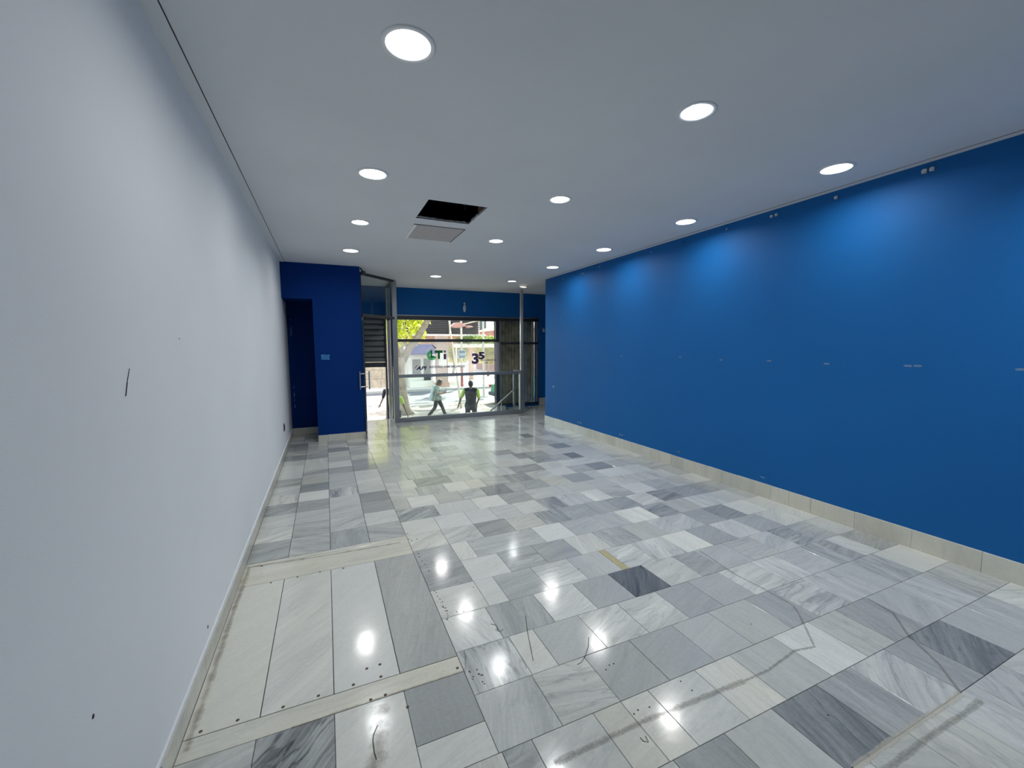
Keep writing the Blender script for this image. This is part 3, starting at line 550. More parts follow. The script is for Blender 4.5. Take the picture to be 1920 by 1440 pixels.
# ------------------------------------------------------------------ small fittings
r = empty('wall_socket', (XL-0.01, 7.056, 0.42), 'dark red socket plate low on the white wall by the blue niche', 'socket')
MB().box(XL-0.012, 7.01, 0.365, XL-0.002, 7.10, 0.475).build('plate', 'darkred', r, bevel=0.002)
MB().box(XL-0.003, 7.03, 0.39, XL+0.001, 7.08, 0.45).build('insert', 'black', r)
r = empty('cover_plate', (-0.01, 7.775, 1.40), 'small pale blue cover plate with screws on the blue column', 'plate')
M['paleblue'] = simple('pale_blue_plastic', (0.02, 0.16, 0.42), 0.4)
MB().box(-0.076, 7.768, 1.398, 0.058, 7.781, 1.488).build('plate', 'paleblue', r, bevel=0.002)
for x, z in ((-0.064, 1.478), (-0.030, 1.480), (0.045, 1.474), (-0.050, 1.455), (0.040, 1.408)):
    MB().lathe([(0.004, 0), (0.003, 0.003)], (0, 0, 0), 8, True)
    MB().ell((x, 7.767, z), (0.0045, 0.003, 0.0045), 8, 4).build('screw', 'plastic', r)
r = empty('header_light', (3.18, 10.08, 2.45), 'small whitish bulb shaped fixture on the blue header over the window', 'fixture')
MB().box(3.15, 10.095, 2.645, 3.21, 10.125, 2.675).build('mount', 'alu', r)
MB().tube([(3.18, 10.075, 2.69), (3.18, 10.075, 2.62)], 0.016, 12).build('neck', 'plastic', r, smooth=True)
MB().lathe([(0.018, 0.17), (0.036, 0.15), (0.040, 0.10), (0.036, 0.05), (0.022, 0.02), (0.0, 0.0)], (3.18, 10.075, 2.45), 16).build('bulb_body', 'plastic', r, smooth=True)
r = empty('thermostat', (5.42, 10.11, 2.0), 'small white control box on the blue wall right of the windows', 'control box')
MB().box(5.385, 10.095, 1.99, 5.44, 10.122, 2.09).build('case', 'plastic', r, bevel=0.003)
MB().box(5.395, 10.092, 2.045, 5.43, 10.096, 2.078).build('display', 'alu_dark', r)
r = empty('ceiling_speaker', (0.635, 7.86, 2.86), 'small dark device under the ceiling at the corner of the blue column', 'device')
MB().tube([(0.60, 7.86, 2.975), (0.64, 7.86, 2.93)], 0.012, 8).build('arm', 'alu_dark', r)
MB().ell((0.65, 7.86, 2.90), (0.045, 0.05, 0.035), 14, 8).build('housing', 'alu_dark', r, smooth=True)

wr = bpy.data.objects['wall_right']; wl = bpy.data.objects['wall_left']
def clip(y, z, s, mat):
    m = MB(); x = XR
    m.poly([(y-0.011*s, z-0.012*s), (y+0.011*s, z-0.010*s), (y+0.013*s, z+0.008*s), (y+0.004*s, z+0.016*s), (y-0.012*s, z+0.012*s)], x-0.002, x-0.013*s, 'x')
    m.box(x-0.020*s, y-0.006*s, z-0.012*s, x-0.012*s, y+0.006*s, z-0.002*s)
    m.build('wall_clip', mat, wr)
M['bluewhite'] = simple('half_painted_clip', (0.25, 0.36, 0.50), 0.5)
for y, z, s, mt in ((1.767, 2.921, 1.2, 'plastic'), (1.723, 2.921, 1.1, 'plastic'), (2.373, 2.918, 1.0, 'plastic'), (2.967, 2.919, 1.0, 'plastic'), (2.917, 2.921, 1.0, 'plastic'), (3.491, 2.922, 0.8, 'bluewhite'), (4.104, 2.925, 0.8, 'blue'), (4.14, 2.925, 0.8, 'blue'), (4.694, 2.91, 0.8, 'bluewhite'), (5.30, 2.91, 0.8, 'blue'), (5.906, 2.915, 0.9, 'bluewhite'), (6.446, 2.89, 0.7, 'plastic'), (6.38, 2.89, 0.7, 'plastic'), (7.088, 2.89, 0.7, 'bluewhite'), (7.60, 2.87, 0.6, 'bluewhite'), (7.441, 0.787, 0.9, 'white'), (6.502, 0.207, 0.9, 'bluewhite'), (6.43, 0.207, 0.9, 'bluewhite'), (5.302, 0.21, 0.8, 'bluewhite'), (5.25, 0.21, 0.8, 'bluewhite')):
    clip(y, z, s, mt)
M['scuff'] = grime('pale_wall_scuff', (0.25, 0.35, 0.52), 0.55, 60)
def scuff(y, z, wy, wz):
    V, F, E_ = [], [], []; n = 6
    for i in range(n+1):
        for j in range(5):
            V.append((XR-0.001, y+(i/n-0.5)*wy, z+(j/4-0.5)*wz)); E_.append(min(1, 2.2*(1-abs(2*i/n-1)))*min(1, 2*(1-abs(j/2-1))))
    for i in range(n):
        for j in range(4): F.append((i*5+j, i*5+j+1, i*5+j+6, i*5+j+5))
    me = bpy.data.meshes.new('paint_scuff'); me.from_pydata([tuple(Vector(v)-wr.location) for v in V], [], F); me.materials.append(M['scuff'])
    a = me.attributes.new('edge', 'FLOAT', 'POINT'); a.data.foreach_set('value', E_)
    o = bpy.data.objects.new('paint_scuff', me); COL.objects.link(o); o.parent = wr
for y, z in ((4.123, 1.465), (5.312, 1.449), (2.92, 1.452), (2.366, 1.442), (1.775, 1.447), (1.715, 1.449), (1.181, 1.447), (4.099, 0.214), (2.923, 0.208), (7.041, 2.24), (3.50, 1.445)): scuff(y, z, 0.07, 0.022)
MB().bar((XL-0.011, 1.850, 1.548), (XL-0.011, 1.822, 1.502), 0.0016, 0.002).build('scratch', 'dirt', wl)
MB().bar((XL-0.011, 1.822, 1.502), (XL-0.011, 1.802, 1.458), 0.003, 0.002).build('scratch', 'dirt', wl)
MB().ell((XL-0.012, 2.42, 1.66), (0.002, 0.004, 0.004), 6, 4).build('paint_chip', 'dirt', wl)
MB().ell((XL-0.012, 1.43, 0.62), (0.002, 0.007, 0.007), 6, 4).build('paint_chip', 'dirt', wl)
MB().ell((XL-0.012, 2.53, 0.17), (0.002, 0.010, 0.010), 6, 4).build('paint_chip', 'dirt', wl)
wf = bpy.data.objects['wall_far']
M['paintloss'] = simple('bare_plaster', (0.35, 0.40, 0.45), 0.8)
for z0, z1 in ((2.10, 2.13), (1.82, 1.98), (0.86, 0.90), (0.70, 0.78), (0.62, 0.66), (0.50, 0.56)):
    MB().poly([(-0.565, z0), (-0.557, z0+0.01), (-0.555, z1), (-0.561, z1-0.01)], 8.637, 8.641, 'y').build('paint_chip', 'paintloss', wf)

# ------------------------------------------------------------------ street front: windows, shutter, door
YF = 10.14
def W(name): return struct(empty(name, (0, 0, 0)))
w1 = W('window_1')
def fr(parent, nm, x0, z0, x1, z1, mat, y0=YF, y1=YF+0.07, **k): return MB().box(x0, y0, z0, x1, y1, z1).build(nm, mat, parent, bevel=0.003, **k)
fr(w1, 'head_rail', 1.40, 2.245, 4.03, 2.352, 'alu_dark'); fr(w1, 'head_cap', 1.40, 2.335, 5.27, 2.358, 'alu', YF-0.03, YF)
fr(w1, 'transom', 1.46, 1.722, 4.03, 1.790, 'alu_dark'); fr(w1, 'sill_rail', 1.40, -1.27, 4.03, -1.16, 'alu_dark')
fr(w1, 'mullion', 1.40, -1.27, 1.47, 2.245, 'alu_dark'); fr(w1, 'mullion', 4.03, -1.27, 4.13, 2.352, 'alu_dark')
fr(w1, 'pane', 1.47, 1.79, 4.03, 2.245, 'glass', YF+0.03, YF+0.036); fr(w1, 'pane', 1.47, -1.16, 4.03, 1.722, 'glass', YF+0.03, YF+0.036)
w2 = W('window_2')
fr(w2, 'head_rail', 4.13, 2.26, 5.27, 2.352, 'alu_dark'); fr(w2, 'transom', 4.13, 1.655, 5.27, 1.715, 'alu_dark')
fr(w2, 'mullion', 4.13, 0.06, 4.175, 2.26, 'alu'); fr(w2, 'mullion', 5.085, 0.06, 5.13, 2.26, 'alu_light'); fr(w2, 'mullion', 5.215, 0.06, 5.265, 2.352, 'alu')
fr(w2, 'sill_rail', 4.13, 0.06, 5.27, 0.10, 'alu_dark')
fr(w2, 'pane', 4.175, 0.10, 5.085, 1.655, 'glass', YF+0.03, YF+0.036); fr(w2, 'pane', 4.175, 1.715, 5.085, 2.26, 'glass', YF+0.03, YF+0.036)
M['board'] = simple('dark_weathered_board', (0.46, 0.37, 0.26), 0.8, var=0.35, vscale=6)
M['board2'] = simple('grey_board', (0.40, 0.40, 0.42), 0.7, var=0.15, vscale=6)
r = empty('board_screen', (4.7, 10.43, 0.0), 'dark brown vertical board screen standing behind the right window', 'screen')
x = 4.135; rb = random.Random(4)
while x < 5.24:
    wd = rb.choice((0.085, 0.10, 0.12)); zz = rb.uniform(-0.01, 0.01)
    MB().box(x, 10.43+abs(zz), -1.27, min(x+wd-0.012, 5.26), 10.46+abs(zz), 2.34).build('board', 'board2' if 4.86 < x < 5.0 else 'board', r); x += wd
MB().box(4.13, 10.47, -1.27, 5.27, 10.52, 2.34).build('backing_board', 'black', r)

# roller shutter half lowered over the street door
r = empty('roller_shutter', (1.02, 10.2, 1.14), 'dark grey roller shutter half lowered over the street door', 'shutter')
z = 1.150
MB().box(0.80, 10.17, 1.140, 1.262, 10.215, 1.25).build('bottom_bar', 'alu_dark', r, bevel=0.004)
z = 1.262
while z < 2.30:
    m = MB(); m.poly([(10.185, z), (10.17, z+0.02), (10.166, z+0.055), (10.172, z+0.085), (10.20, z+0.098), (10.205, z)], 0.80, 1.262, 'x')
    m.build('slat', 'slat', r); z += 0.127
    MB().box(0.80, 10.19, z-0.03, 1.262, 10.20, z+0.001).build('slat_joint', 'alu_dark', r)
MB().box(0.802, 10.121, 2.245, 1.398, 10.26, 2.351).build('shutter_box', 'alu_dark', r, bevel=0.004)
MB().box(1.262, 10.13, -1.27, 1.300, 10.24, 2.25).build('guide', 'alu_dark', r); MB().box(1.325, 10.12, -1.27, 1.385, 10.22, 2.25).build('guide', 'alu', r, bevel=0.004)
MB().box(0.801, 10.122, -1.27, 0.813, 10.165, 2.24).build('guide', 'alu_dark', r)

# inner glass partition and the frameless glass door standing open
A = Vector((0.64, 8.35, 0)); B = Vector((1.335, 9.08, 0)); pd = (B-A).normalized()
r = empty('glass_partition', tuple(A), 'slanting aluminium framed glass partition between the blue column and the tall post', 'partition')
up3 = lambda v, z: (v.x, v.y, z)
MB().bar(up3(A, 2.962), up3(B, 2.962), 0.05, 0.045).build('top_rail', 'alu_dark', r, bevel=0.003)
MB().bar(up3(A, 2.205), up3(B, 2.205), 0.05, 0.05).build('door_transom', 'alu_dark', r, bevel=0.003)
MB().bar(up3(A, 2.585), up3(B, 2.585), 0.008, 0.71).build('pane', 'glass', r)
MB().bar(up3(A-pd*0.02, 0), up3(A-pd*0.02, 2.985), 0.04, 0.04).build('side_post', 'alu_dark', r)
C = Vector((1.335, 10.08, 0))
MB().bar(up3(B, 2.955), up3(C, 2.955), 0.05, 0.05).build('top_rail', 'alu_dark', r, bevel=0.003)
MB().bar(up3(B, 2.24), up3(C, 2.24), 0.05, 0.06).build('door_transom', 'alu_dark', r, bevel=0.003)
MB().box(1.285, 9.93, 2.26, 1.325, 9.97, 2.93).build('side_post', 'alu_light', r, bevel=0.003); MB().box(1.35, 10.03, 2.26, 1.39, 10.07, 2.93).build('side_post', 'alu', r, bevel=0.003)
MB().bar(up3(B, 2.60), up3(Vector((1.335, 9.92, 0)), 2.60), 0.008, 0.66).build('pane', 'glass', r)
r = empty('glass_door', (0.655, 8.34, 0), 'frameless glass door leaf standing open edge-on beside the blue column', 'door')
a, b = Vector((0.602, 7.70, 0)), Vector((0.650, 8.32, 0)); dd = (b-a).normalized(); nn = Vector((dd.y, -dd.x, 0))
MB().bar(up3(a, 1.08), up3(b, 1.08), 0.010, 2.10).build('pane', 'glass', r)
MB().bar(up3(a, 0.03), up3(a, 2.13), 0.011, 0.004, (1, 0, 0)).build('pane_edge', 'glass_edge', r)
MB().bar(up3(a, 0.028), up3(a+dd*0.16, 0.028), 0.026, 0.05).build('lower_patch', 'steel', r, bevel=0.002)
MB().bar(up3(b-dd*0.14, 2.13), up3(b, 2.13), 0.026, 0.05).build('upper_patch', 'steel', r, bevel=0.002)
MB().bar(up3(b-dd*0.16, 0.028), up3(b, 0.028), 0.026, 0.05).build('lower_patch', 'steel', r, bevel=0.002)
h0 = a+dd*0.045
for s in (-1, 1):
    q = h0+nn*0.075*s; m = MB(); m.tube([up3(q, 0.87), up3(q, 1.19)], 0.0125, 14)
    for zz in (0.915, 1.145): m.tube([up3(h0+nn*0.004*s, zz), up3(q, zz)], 0.009, 10)
    m.build('handle', 'steel', r, smooth=False)

# glass balustrade with two posts that reach the ceiling
r = empty('balustrade', (2.8, 9.1, 0), 'grey aluminium framed glass balustrade along the edge of the stairwell', 'balustrade')
MB().box(1.283, 9.045, 0, 1.388, 9.155, 2.985).build('post', 'alu', r, bevel=0.006)
MB().box(4.205, 9.035, 0, 4.325, 9.125, 1.03).build('post', 'alu', r, bevel=0.006); MB().box(4.232, 9.05, 1.03, 4.298, 9.11, 2.93).build('post', 'alu_light', r, bevel=0.006)
MB().box(1.388, 9.07, 0.952, 4.205, 9.13, 1.020).build('top_rail', 'alu', r, bevel=0.004)
MB().box(1.388, 9.06, 0.0, 4.205, 9.14, 0.098).build('bottom_rail', 'alu', r, bevel=0.004)
MB().box(1.388, 9.096, 0.098, 4.205, 9.104, 0.952).build('pane', 'glass', r)
MB().bar((4.27, 9.12, 0.985), (4.44, 9.90, 0.985), 0.06, 0.06).build('top_rail', 'alu_light', r, bevel=0.004)
MB().bar((4.27, 9.12, 0.05), (4.44, 9.90, 0.05), 0.06, 0.09).build('bottom_rail', 'alu', r, bevel=0.004)
MB().box(4.41, 9.88, 0, 4.47, 9.94, 0.96).build('post', 'alu_light', r, bevel=0.004)
MB().bar((4.27, 9.13, 0.52), (4.44, 9.88, 0.52), 0.008, 0.86).build('pane', 'glass', r)
# stairwell behind it
M['stair'] = simple('stair_stone', (0.38, 0.38, 0.36), 0.5, var=0.12, vscale=8)
st = struct(empty('trim_4', (0, 0, 0)))
for k in range(7):
    MB().box(4.22-0.30*(k+1), 9.16, -1.30, 4.22-0.30*k, 10.12, -0.18*(k+1)).build('stair_step', 'stair', st)
MB().box(1.34, 9.16, -1.30, 2.12, 10.12, -1.26).build('stair_landing', 'stair', st)
MB().box(1.34, 9.10, -1.30, 4.22, 9.16, -0.02).build('stair_wall', 'white_wall', st); MB().box(1.28, 9.16, -1.3, 1.34, 9.60, -0.02).build('stair_wall', 'white_wall', st)
for k in range(6): MB().box(0.60, 9.62+0.26*k, -1.30, 1.28, 9.62+0.26*(k+1), -0.20*(k+1)).build('stair_step', 'stair', st)
r = empty('handrail', (3.9, 9.6, 0.2), 'steel handrail slanting down the stairs behind the balustrade glass', 'handrail')
MB().tube([(3.0, 9.6, -0.50), (4.284, 9.6, 0.515), (4.40, 9.6, 0.53)], 0.022, 12).build('rail', 'steel', r, smooth=True)
for xx in (3.25, 3.95): MB().tube([(xx, 9.6, -0.9 if xx < 3.5 else -0.18), (xx, 9.6, (xx-3.0)*0.7905-0.50)], 0.012, 8).build('rail_post', 'steel', r)
r = empty('stair_box', (4.14, 9.8, 0.0), 'low grey blue box standing behind the balustrade near its right end', 'box')
MB().box(3.93, 9.84, -0.18, 4.18, 10.08, 0.13).build('case', 'board2', r, bevel=0.01); MB().box(3.92, 9.83, 0.10, 4.19, 10.09, 0.14).build('lid', 'alu_dark', r, bevel=0.006)

# ------------------------------------------------------------------ window banner
YB = 10.10
M['film'] = film('translucent_banner', (0.95, 0.95, 0.97), 0.22)
M['g1'] = film('banner_green', (0.03, 0.42, 0.12), 0.86); M['g2'] = film('banner_deep_green', (0.02, 0.26, 0.08), 0.9)
M['pu'] = film('banner_purple', (0.09, 0.05, 0.22), 0.86); M['nv'] = film('banner_navy', (0.04, 0.04, 0.14), 0.85); M['rd'] = film('banner_red', (0.5, 0.10, 0.10), 0.75); M['bk'] = film('banner_dark', (0.03, 0.03, 0.04), 0.85)
r = empty('window_banner', (2.9, YB, 0.95), 'translucent estate agency banner with a green and purple logo hanging in the street window', 'banner')
MB().box(1.60, YB, 0.955, 4.115, YB+0.002, 1.715).build('banner_sheet', 'film', r)
M['hem'] = film('pale_film_strip', (0.50, 0.50, 0.56), 0.75); MB().box(3.965, YB-0.0015, 0.965, 4.113, YB-0.0005, 1.712).build('pale_film_strip', 'hem', r)  # opaque strip added to imitate the film's pale haze over the dark mullion
def text(s, x, z, size, mat, name, ital=0.0, sx=1.0, bold=0.0):
    c = bpy.data.curves.new(name, 'FONT'); c.body = s; c.size = size; c.shear = ital; c.extrude = 0.0006; c.offset = bold; c.space_character = 1.0
    t_ = bpy.data.objects.new(name, c); COL.objects.link(t_); dg_ = bpy.context.evaluated_depsgraph_get()
    me_ = bpy.data.meshes.new_from_object(t_.evaluated_get(dg_)); bpy.data.objects.remove(t_)
    mt_ = Matrix.Translation(Vector((x, YB-0.002, z))-r.location) @ Matrix.Rotation(radians(90), 4, 'X') @ Matrix.Diagonal((sx, 1, 1, 1))
    me_.transform(mt_); me_.materials.clear(); me_.materials.append(M[mat]); o = bpy.data.objects.new(name, me_); COL.objects.link(o); o.parent = r; return o
# X = px mapping on the window plane
def bx(px): return 1.689+(px-757)*(4.108-1.689)/(936-757)
def bz(py): return 1.724-(py-641)*(1.724-0.949)/(697-641)
def disc(cx, cz, ro, ri, a0, a1, mat, nm, y=YB-0.002, n=28, sx=1.0):
    m = MB(); b = 0
    for k in range(n+1):
        t = radians(a0+(a1-a0)*k/n)
        for rd in (ri, ro):
            m.v.append((cx+rd*cos(t)*sx, y, cz+rd*sin(t)))
    for k in range(n): m.f.append((2*k, 2*k+1, 2*k+3, 2*k+2))
    return m.build(nm, mat, r)
cx, cz = bx(805.7), bz(664.5)
disc(cx, cz, 0.118, 0.052, 100, 330, 'g1', 'logo_ring', sx=1.08); disc(cx, cz-0.01, 0.06, 0.0, 180, 380, 'g1', 'logo_disc', YB-0.003)
MB().poly([(bx(803.5), bz(655.5)), (bx(806.2), bz(655.5)), (bx(806.2), bz(666.5)), (bx(812), bz(666.5)), (bx(812), bz(668.5)), (bx(803.5), bz(668.5))], YB-0.004, YB-0.003, 'y').build('logo_letter', 'g2', r)
MB().poly([(bx(811), bz(656)), (bx(825.5), bz(656)), (bx(825.5), bz(660.5)), (bx(820.3), bz(660.5)), (bx(820.3), bz(671)), (bx(816.3), bz(671)), (bx(816.3), bz(660.5)), (bx(811), bz(660.5))], YB-0.003, YB-0.002, 'y').build('logo_letter', 'g2', r)
MB().box(bx(827), YB-0.003, bz(671.7), bx(831.8), YB-0.002, bz(662)).build('logo_letter', 'pu', r); disc(bx(829.4), bz(658.3), 0.033, 0, 0, 360, 'pu', 'logo_dot')
MB().poly([(bx(806.5), bz(647.3)), (bx(808.5), bz(647.3)), (bx(814.3), bz(652.3)), (bx(812.6), bz(653.2))], YB-0.003, YB-0.002, 'y').build('logo_roof', 'bk', r)
MB().poly([(bx(793), bz(657)), (bx(806.3), bz(647.3)), (bx(807.4), bz(648.6)), (bx(795.5), bz(657.4))], YB-0.003, YB-0.002, 'y').build('logo_roof', 'film', r)
text('API', bx(777.5), bz(689.2), 0.118, 'nv', 'lettering', 0.25, 1.35, 0.004)
MB().poly([(bx(775), bz(686)), (bx(778), bz(681)), (bx(779.5), bz(681)), (bx(776.5), bz(686.5))], YB-0.003, YB-0.002, 'y').build('logo_slash', 'rd', r)
text('ASESORES INMOBILIARIOS', bx(800), bz(686.7), 0.074, 'nv', 'lettering', 0.2, 1.03, 0.0015)
text('3', bx(880), bz(680), 0.345, 'pu', 'lettering', 0, 1.15, 0.016); text('5', bx(893.5), bz(672), 0.235, 'pu', 'lettering', 0, 1.45, 0.012)
text('ANIVERSARIO', bx(898), bz(676.3), 0.068, 'pu', 'lettering', 0, 1.0, 0.001); text('1988 - 2023', bx(904), bz(681), 0.055, 'pu', 'lettering', 0, 1.0, 0.0005)

sheet = [c for c in r.children if c.name.startswith('banner_sheet')][0]
for c in list(r.children):
    if c is not sheet: c.parent = sheet

# ------------------------------------------------------------------ street outside (1.27 m below the shop floor)
G = -1.27
M['pave'] = simple('pale_pavement', (0.20, 0.175, 0.15), 0.85, var=0.10, vscale=1.5)
M['road'] = simple('road_asphalt', (0.12, 0.12, 0.13), 0.9, var=0.08, vscale=2)
M['kerb'] = simple('kerb_stone', (0.40, 0.38, 0.35), 0.8)
M['plaza'] = simple('far_pink_pavement', (0.62, 0.56, 0.50), 0.85, var=0.1, vscale=1)
M['bark'] = simple('plane_tree_bark', (0.22, 0.18, 0.14), 0.9, bump=0.6, bscale=12, var=0.35, vscale=5)
M['stone'] = simple('sandy_wall_stone', (0.40, 0.33, 0.24), 0.85, var=0.2, vscale=3)
M['pinkwall'] = simple('pinkish_brick_wall', (0.45, 0.28, 0.22), 0.85, var=0.12, vscale=4)
M['redwall'] = simple('red_brick_wall', (0.36, 0.16, 0.12), 0.85, var=0.2, vscale=5)
M['cream'] = simple('cream_render', (0.74, 0.70, 0.62), 0.8, var=0.06, vscale=2)
M['louver'] = simple('dark_louver', (0.14, 0.115, 0.105), 0.7)
M['pillar'] = simple('beige_pillar', (0.45, 0.32, 0.25), 0.8, var=0.08)
M['purple'] = simple('purple_awning', (0.03, 0.03, 0.17), 0.7)
M['pole'] = simple('pale_pole', (0.55, 0.50, 0.42), 0.5)
M['redpole'] = simple('red_brown_pole', (0.28, 0.07, 0.06), 0.5)
M['pink'] = simple('pinkish_lamp_shade', (0.50, 0.26, 0.24), 0.5)
M['winglass'] = simple('far_window_glass', (0.04, 0.05, 0.06), 0.15)
M['taxi'] = simple('taxi_sign_blue', (0.02, 0.11, 0.16), 0.5)
def leafmat(name, c):
    m, n, b = new_mat(name); b.inputs['Base Color'].default_value = (*c, 1); b.inputs['Roughness'].default_value = 0.5
    tl = n.nodes.new('ShaderNodeBsdfTranslucent'); tl.inputs[0].default_value = (min(1, c[0]*1.5), min(1, c[1]*1.4), c[2]*0.8, 1)
    mx = n.nodes.new('ShaderNodeMixShader'); mx.inputs[0].default_value = 0.55; o = n.nodes['Material Output']
    n.links.new(b.outputs[0], mx.inputs[1]); n.links.new(tl.outputs[0], mx.inputs[2]); n.links.new(mx.outputs[0], o.inputs[0]); return m
M['leaf'] = leafmat('yellow_green_leaves', (0.44, 0.50, 0.06)); M['leaf2'] = leafmat('green_leaves', (0.16, 0.24, 0.06)); M['leaf3'] = leafmat('olive_leaves', (0.36, 0.36, 0.16))

def sb(name, mat, *boxes, **k):
    m = MB()
    for b in boxes: m.box(*b)
    o = m.build(name, mat, **k); return o
struct(sb('ground', 'pave', (-25, 10.4, G-0.3, 60, 20.6, G), (-25, 9.16, G-0.3, 60, 10.4, G-0.04)))
struct(sb('road', 'road', (-25, 20.9, G-0.4, 60, 27.8, G-0.10)))
k1 = struct(empty('kerb', (0, 0, 0)))
x = -10.0
while x < 40: MB().box(x, 20.6, G-0.3, x+0.99, 20.9, G+0.005).build('kerb_stone', 'kerb', k1); x += 1.0
k1 = struct(empty('kerb', (0, 0, 0)))
x = -6.0
while x < 42: MB().box(x, 27.8, G-0.3, x+0.99, 28.1, G+0.03).build('kerb_stone', 'kerb', k1); x += 1.0
struct(sb('plaza', 'plaza', (-25, 28.1, G-0.3, 90, 75, G+0.02)))
# building shell around the shop front: outer wall, and an unseen overhang added to keep sun out
struct(sb('sun_block_slab', 'cream', (-3, 10.4, 2.62, 9, 12.3, 2.85))); struct(sb('trim_5', 'cream', (-3, 10.30, 2.352, XL-0.2, 10.5, 6), (6.2, 10.30, -1.3, 9, 10.5, 6), (-3, 10.30, -1.3, XL-0.2, 10.5, 2.352), (XL-0.2, 10.40, 2.5, 6.2, 10.5, 6)))

def foliage(name, parent, blobs, n, size, mat, seed, **tags):
    r_ = random.Random(seed); V, F = [], []; tot = sum(b[1][0]*b[1][1]*b[1][2] for b in blobs)
    for c, rad in blobs:
        for _ in range(int(n*rad[0]*rad[1]*rad[2]/tot)):
            while True:
                p = Vector((r_.uniform(-1, 1), r_.uniform(-1, 1), r_.uniform(-1, 1)))
                if p.length < 1 and p.length > 0.35: break
            p = Vector((c[0]+p.x*rad[0], c[1]+p.y*rad[1], c[2]+p.z*rad[2])); s = size*r_.uniform(0.6, 1.3)
            a = Vector((r_.gauss(0, 1), r_.gauss(0, 1), r_.gauss(0, 1))).normalized(); b_ = a.orthogonal().normalized(); k = len(V)
            V += [tuple(p-a*s), tuple(p+b_*s*0.55+a*s*0.1), tuple(p+a*s), tuple(p-b_*s*0.55+a*s*0.1)]; F.append((k, k+1, k+2, k+3))
    m = MB(); m.v = V; m.f = F
    o = m.build(name, mat, parent, kind='stuff'); return o
def clumps(cx, cy, cz, rx, ry, rz, n, seed):
    r_ = random.Random(seed); out = []
    for _ in range(n):
        a = r_.uniform(0, 2*pi); q = math.sqrt(r_.random()); s = r_.uniform(0.35, 0.85)
        out.append(((cx+rx*q*cos(a), cy+ry*q*sin(a), cz+r_.uniform(-rz, rz)), (s, s, s*0.6)))
    return out
def tree(loc, label, limbs, blobs, n, size, mat, seed):
    r = empty('tree', loc, label, 'tree', 'street trees')
    m = MB(); m.tube(*limbs[0], 14); tk = m.build('trunk', 'bark', r, smooth=True)
    for l in limbs[1:]: MB().tube(*l, 10).build('branch', 'bark', tk, smooth=True)
    foliage('foliage', r, blobs, n, size, mat, seed); return r
# forked tree right outside the window
T = (3.02, 18.1, G)
tree(T, 'forked tree with pale trunk and yellow green leaves outside the window', [
    ([(3.05, 18.1, G-0.05), (2.98, 18.1, G+0.25), (2.90, 18.1, -0.3), (2.86, 18.1, 0.6), (2.90, 18.1, 1.15)], [0.36, 0.24, 0.20, 0.19, 0.21]),
    ([(2.86, 18.1, 1.0), (2.68, 18.1, 1.6), (2.52, 18.1, 2.2), (2.42, 18.1, 3.2), (2.30, 18.1, 4.3)], [0.17, 0.14, 0.12, 0.11, 0.08]),
    ([(2.94, 18.1, 1.0), (3.25, 18.1, 1.55), (3.65, 18.1, 2.05), (4.10, 18.1, 2.8), (4.8, 18.1, 4.0)], [0.17, 0.15, 0.14, 0.12, 0.08]),
    ([(2.52, 18.1, 2.0), (2.9, 18.6, 2.8), (3.2, 19.0, 3.8)], [0.08, 0.06, 0.04])],
    [((3.3, 18.9, 2.35), (1.0, 0.8, 0.75)), ((3.2, 18.8, 2.95), (1.2, 0.9, 0.85)), ((2.4, 18.3, 3.8), (1.6, 1.6, 1.2)), ((4.4, 18.6, 4.6), (2.2, 2.0, 1.4)), ((2.2, 19.0, 2.4), (0.5, 0.8, 0.9)), ((3.0, 19.2, 1.9), (0.35, 0.5, 0.4))], 5200, 0.12, 'leaf', 1)
tree((9.6, 19.0, G), 'leafy street tree hidden beyond the right window', [([(9.6, 19.0, G-0.05), (9.6, 19.0, 0.5), (9.6, 19.0, 2.4)], [0.25, 0.18, 0.15]), ([(9.6, 19.0, 2.2), (11.2, 19.4, 4.8)], [0.12, 0.06]), ([(9.6, 19.0, 2.2), (7.4, 19.3, 4.8)], [0.12, 0.06])],
    clumps(8.2, 20.6, 6.0, 4.2, 3.6, 1.3, 48, 41), 7000, 0.13, 'leaf2', 2)
tree((14.5, 22.6, G), 'leafy street tree far down the road to the right', [([(14.5, 22.6, G-0.05), (14.5, 22.6, 1.0), (14.6, 22.6, 3.0)], [0.28, 0.2, 0.16]), ([(14.6, 22.6, 2.8), (16, 22.8, 5)], [0.12, 0.06]), ([(14.6, 22.6, 2.8), (13, 22.8, 5)], [0.12, 0.06])],
    clumps(11.8, 26.5, 6.8, 4.8, 5.0, 1.4, 60, 42), 8000, 0.14, 'leaf2', 3)
tree((14.1, 37.5, G), 'slim leafy tree with bare stem beyond the road', [([(14.1, 37.5, G-0.05), (14.0, 37.5, 0.4), (13.8, 37.5, 2.6)], [0.14, 0.10, 0.08]), ([(13.8, 37.5, 1.6), (14.5, 37.6, 3.4)], [0.07, 0.03]), ([(13.9, 37.5, 1.0), (13.1, 37.4, 2.6)], [0.07, 0.03])],
    [((14.0, 37.6, 1.7), (1.9, 1.0, 0.9)), ((15.8, 38.2, 1.3), (1.5, 1.0, 0.9)), ((14.4, 37.6, 0.5), (1.6, 0.9, 0.7))], 3600, 0.13, 'leaf3', 4)
tree((11.2, 39.6, G), 'olive coloured tree with slanting stems behind the banner lettering', [([(11.2, 39.6, G-0.05), (11.4, 39.6, 0.0), (10.8, 39.6, 1.4)], [0.14, 0.10, 0.07]), ([(11.3, 39.6, -0.1), (11.9, 39.6, 1.3)], [0.08, 0.04])],
    [((10.8, 39.6, 1.7), (1.5, 0.9, 1.0)), ((12.3, 39.9, 1.6), (1.2, 0.7, 1.0)), ((11.8, 39.9, 0.5), (1.3, 0.7, 0.6))], 3400, 0.13, 'leaf3', 5)
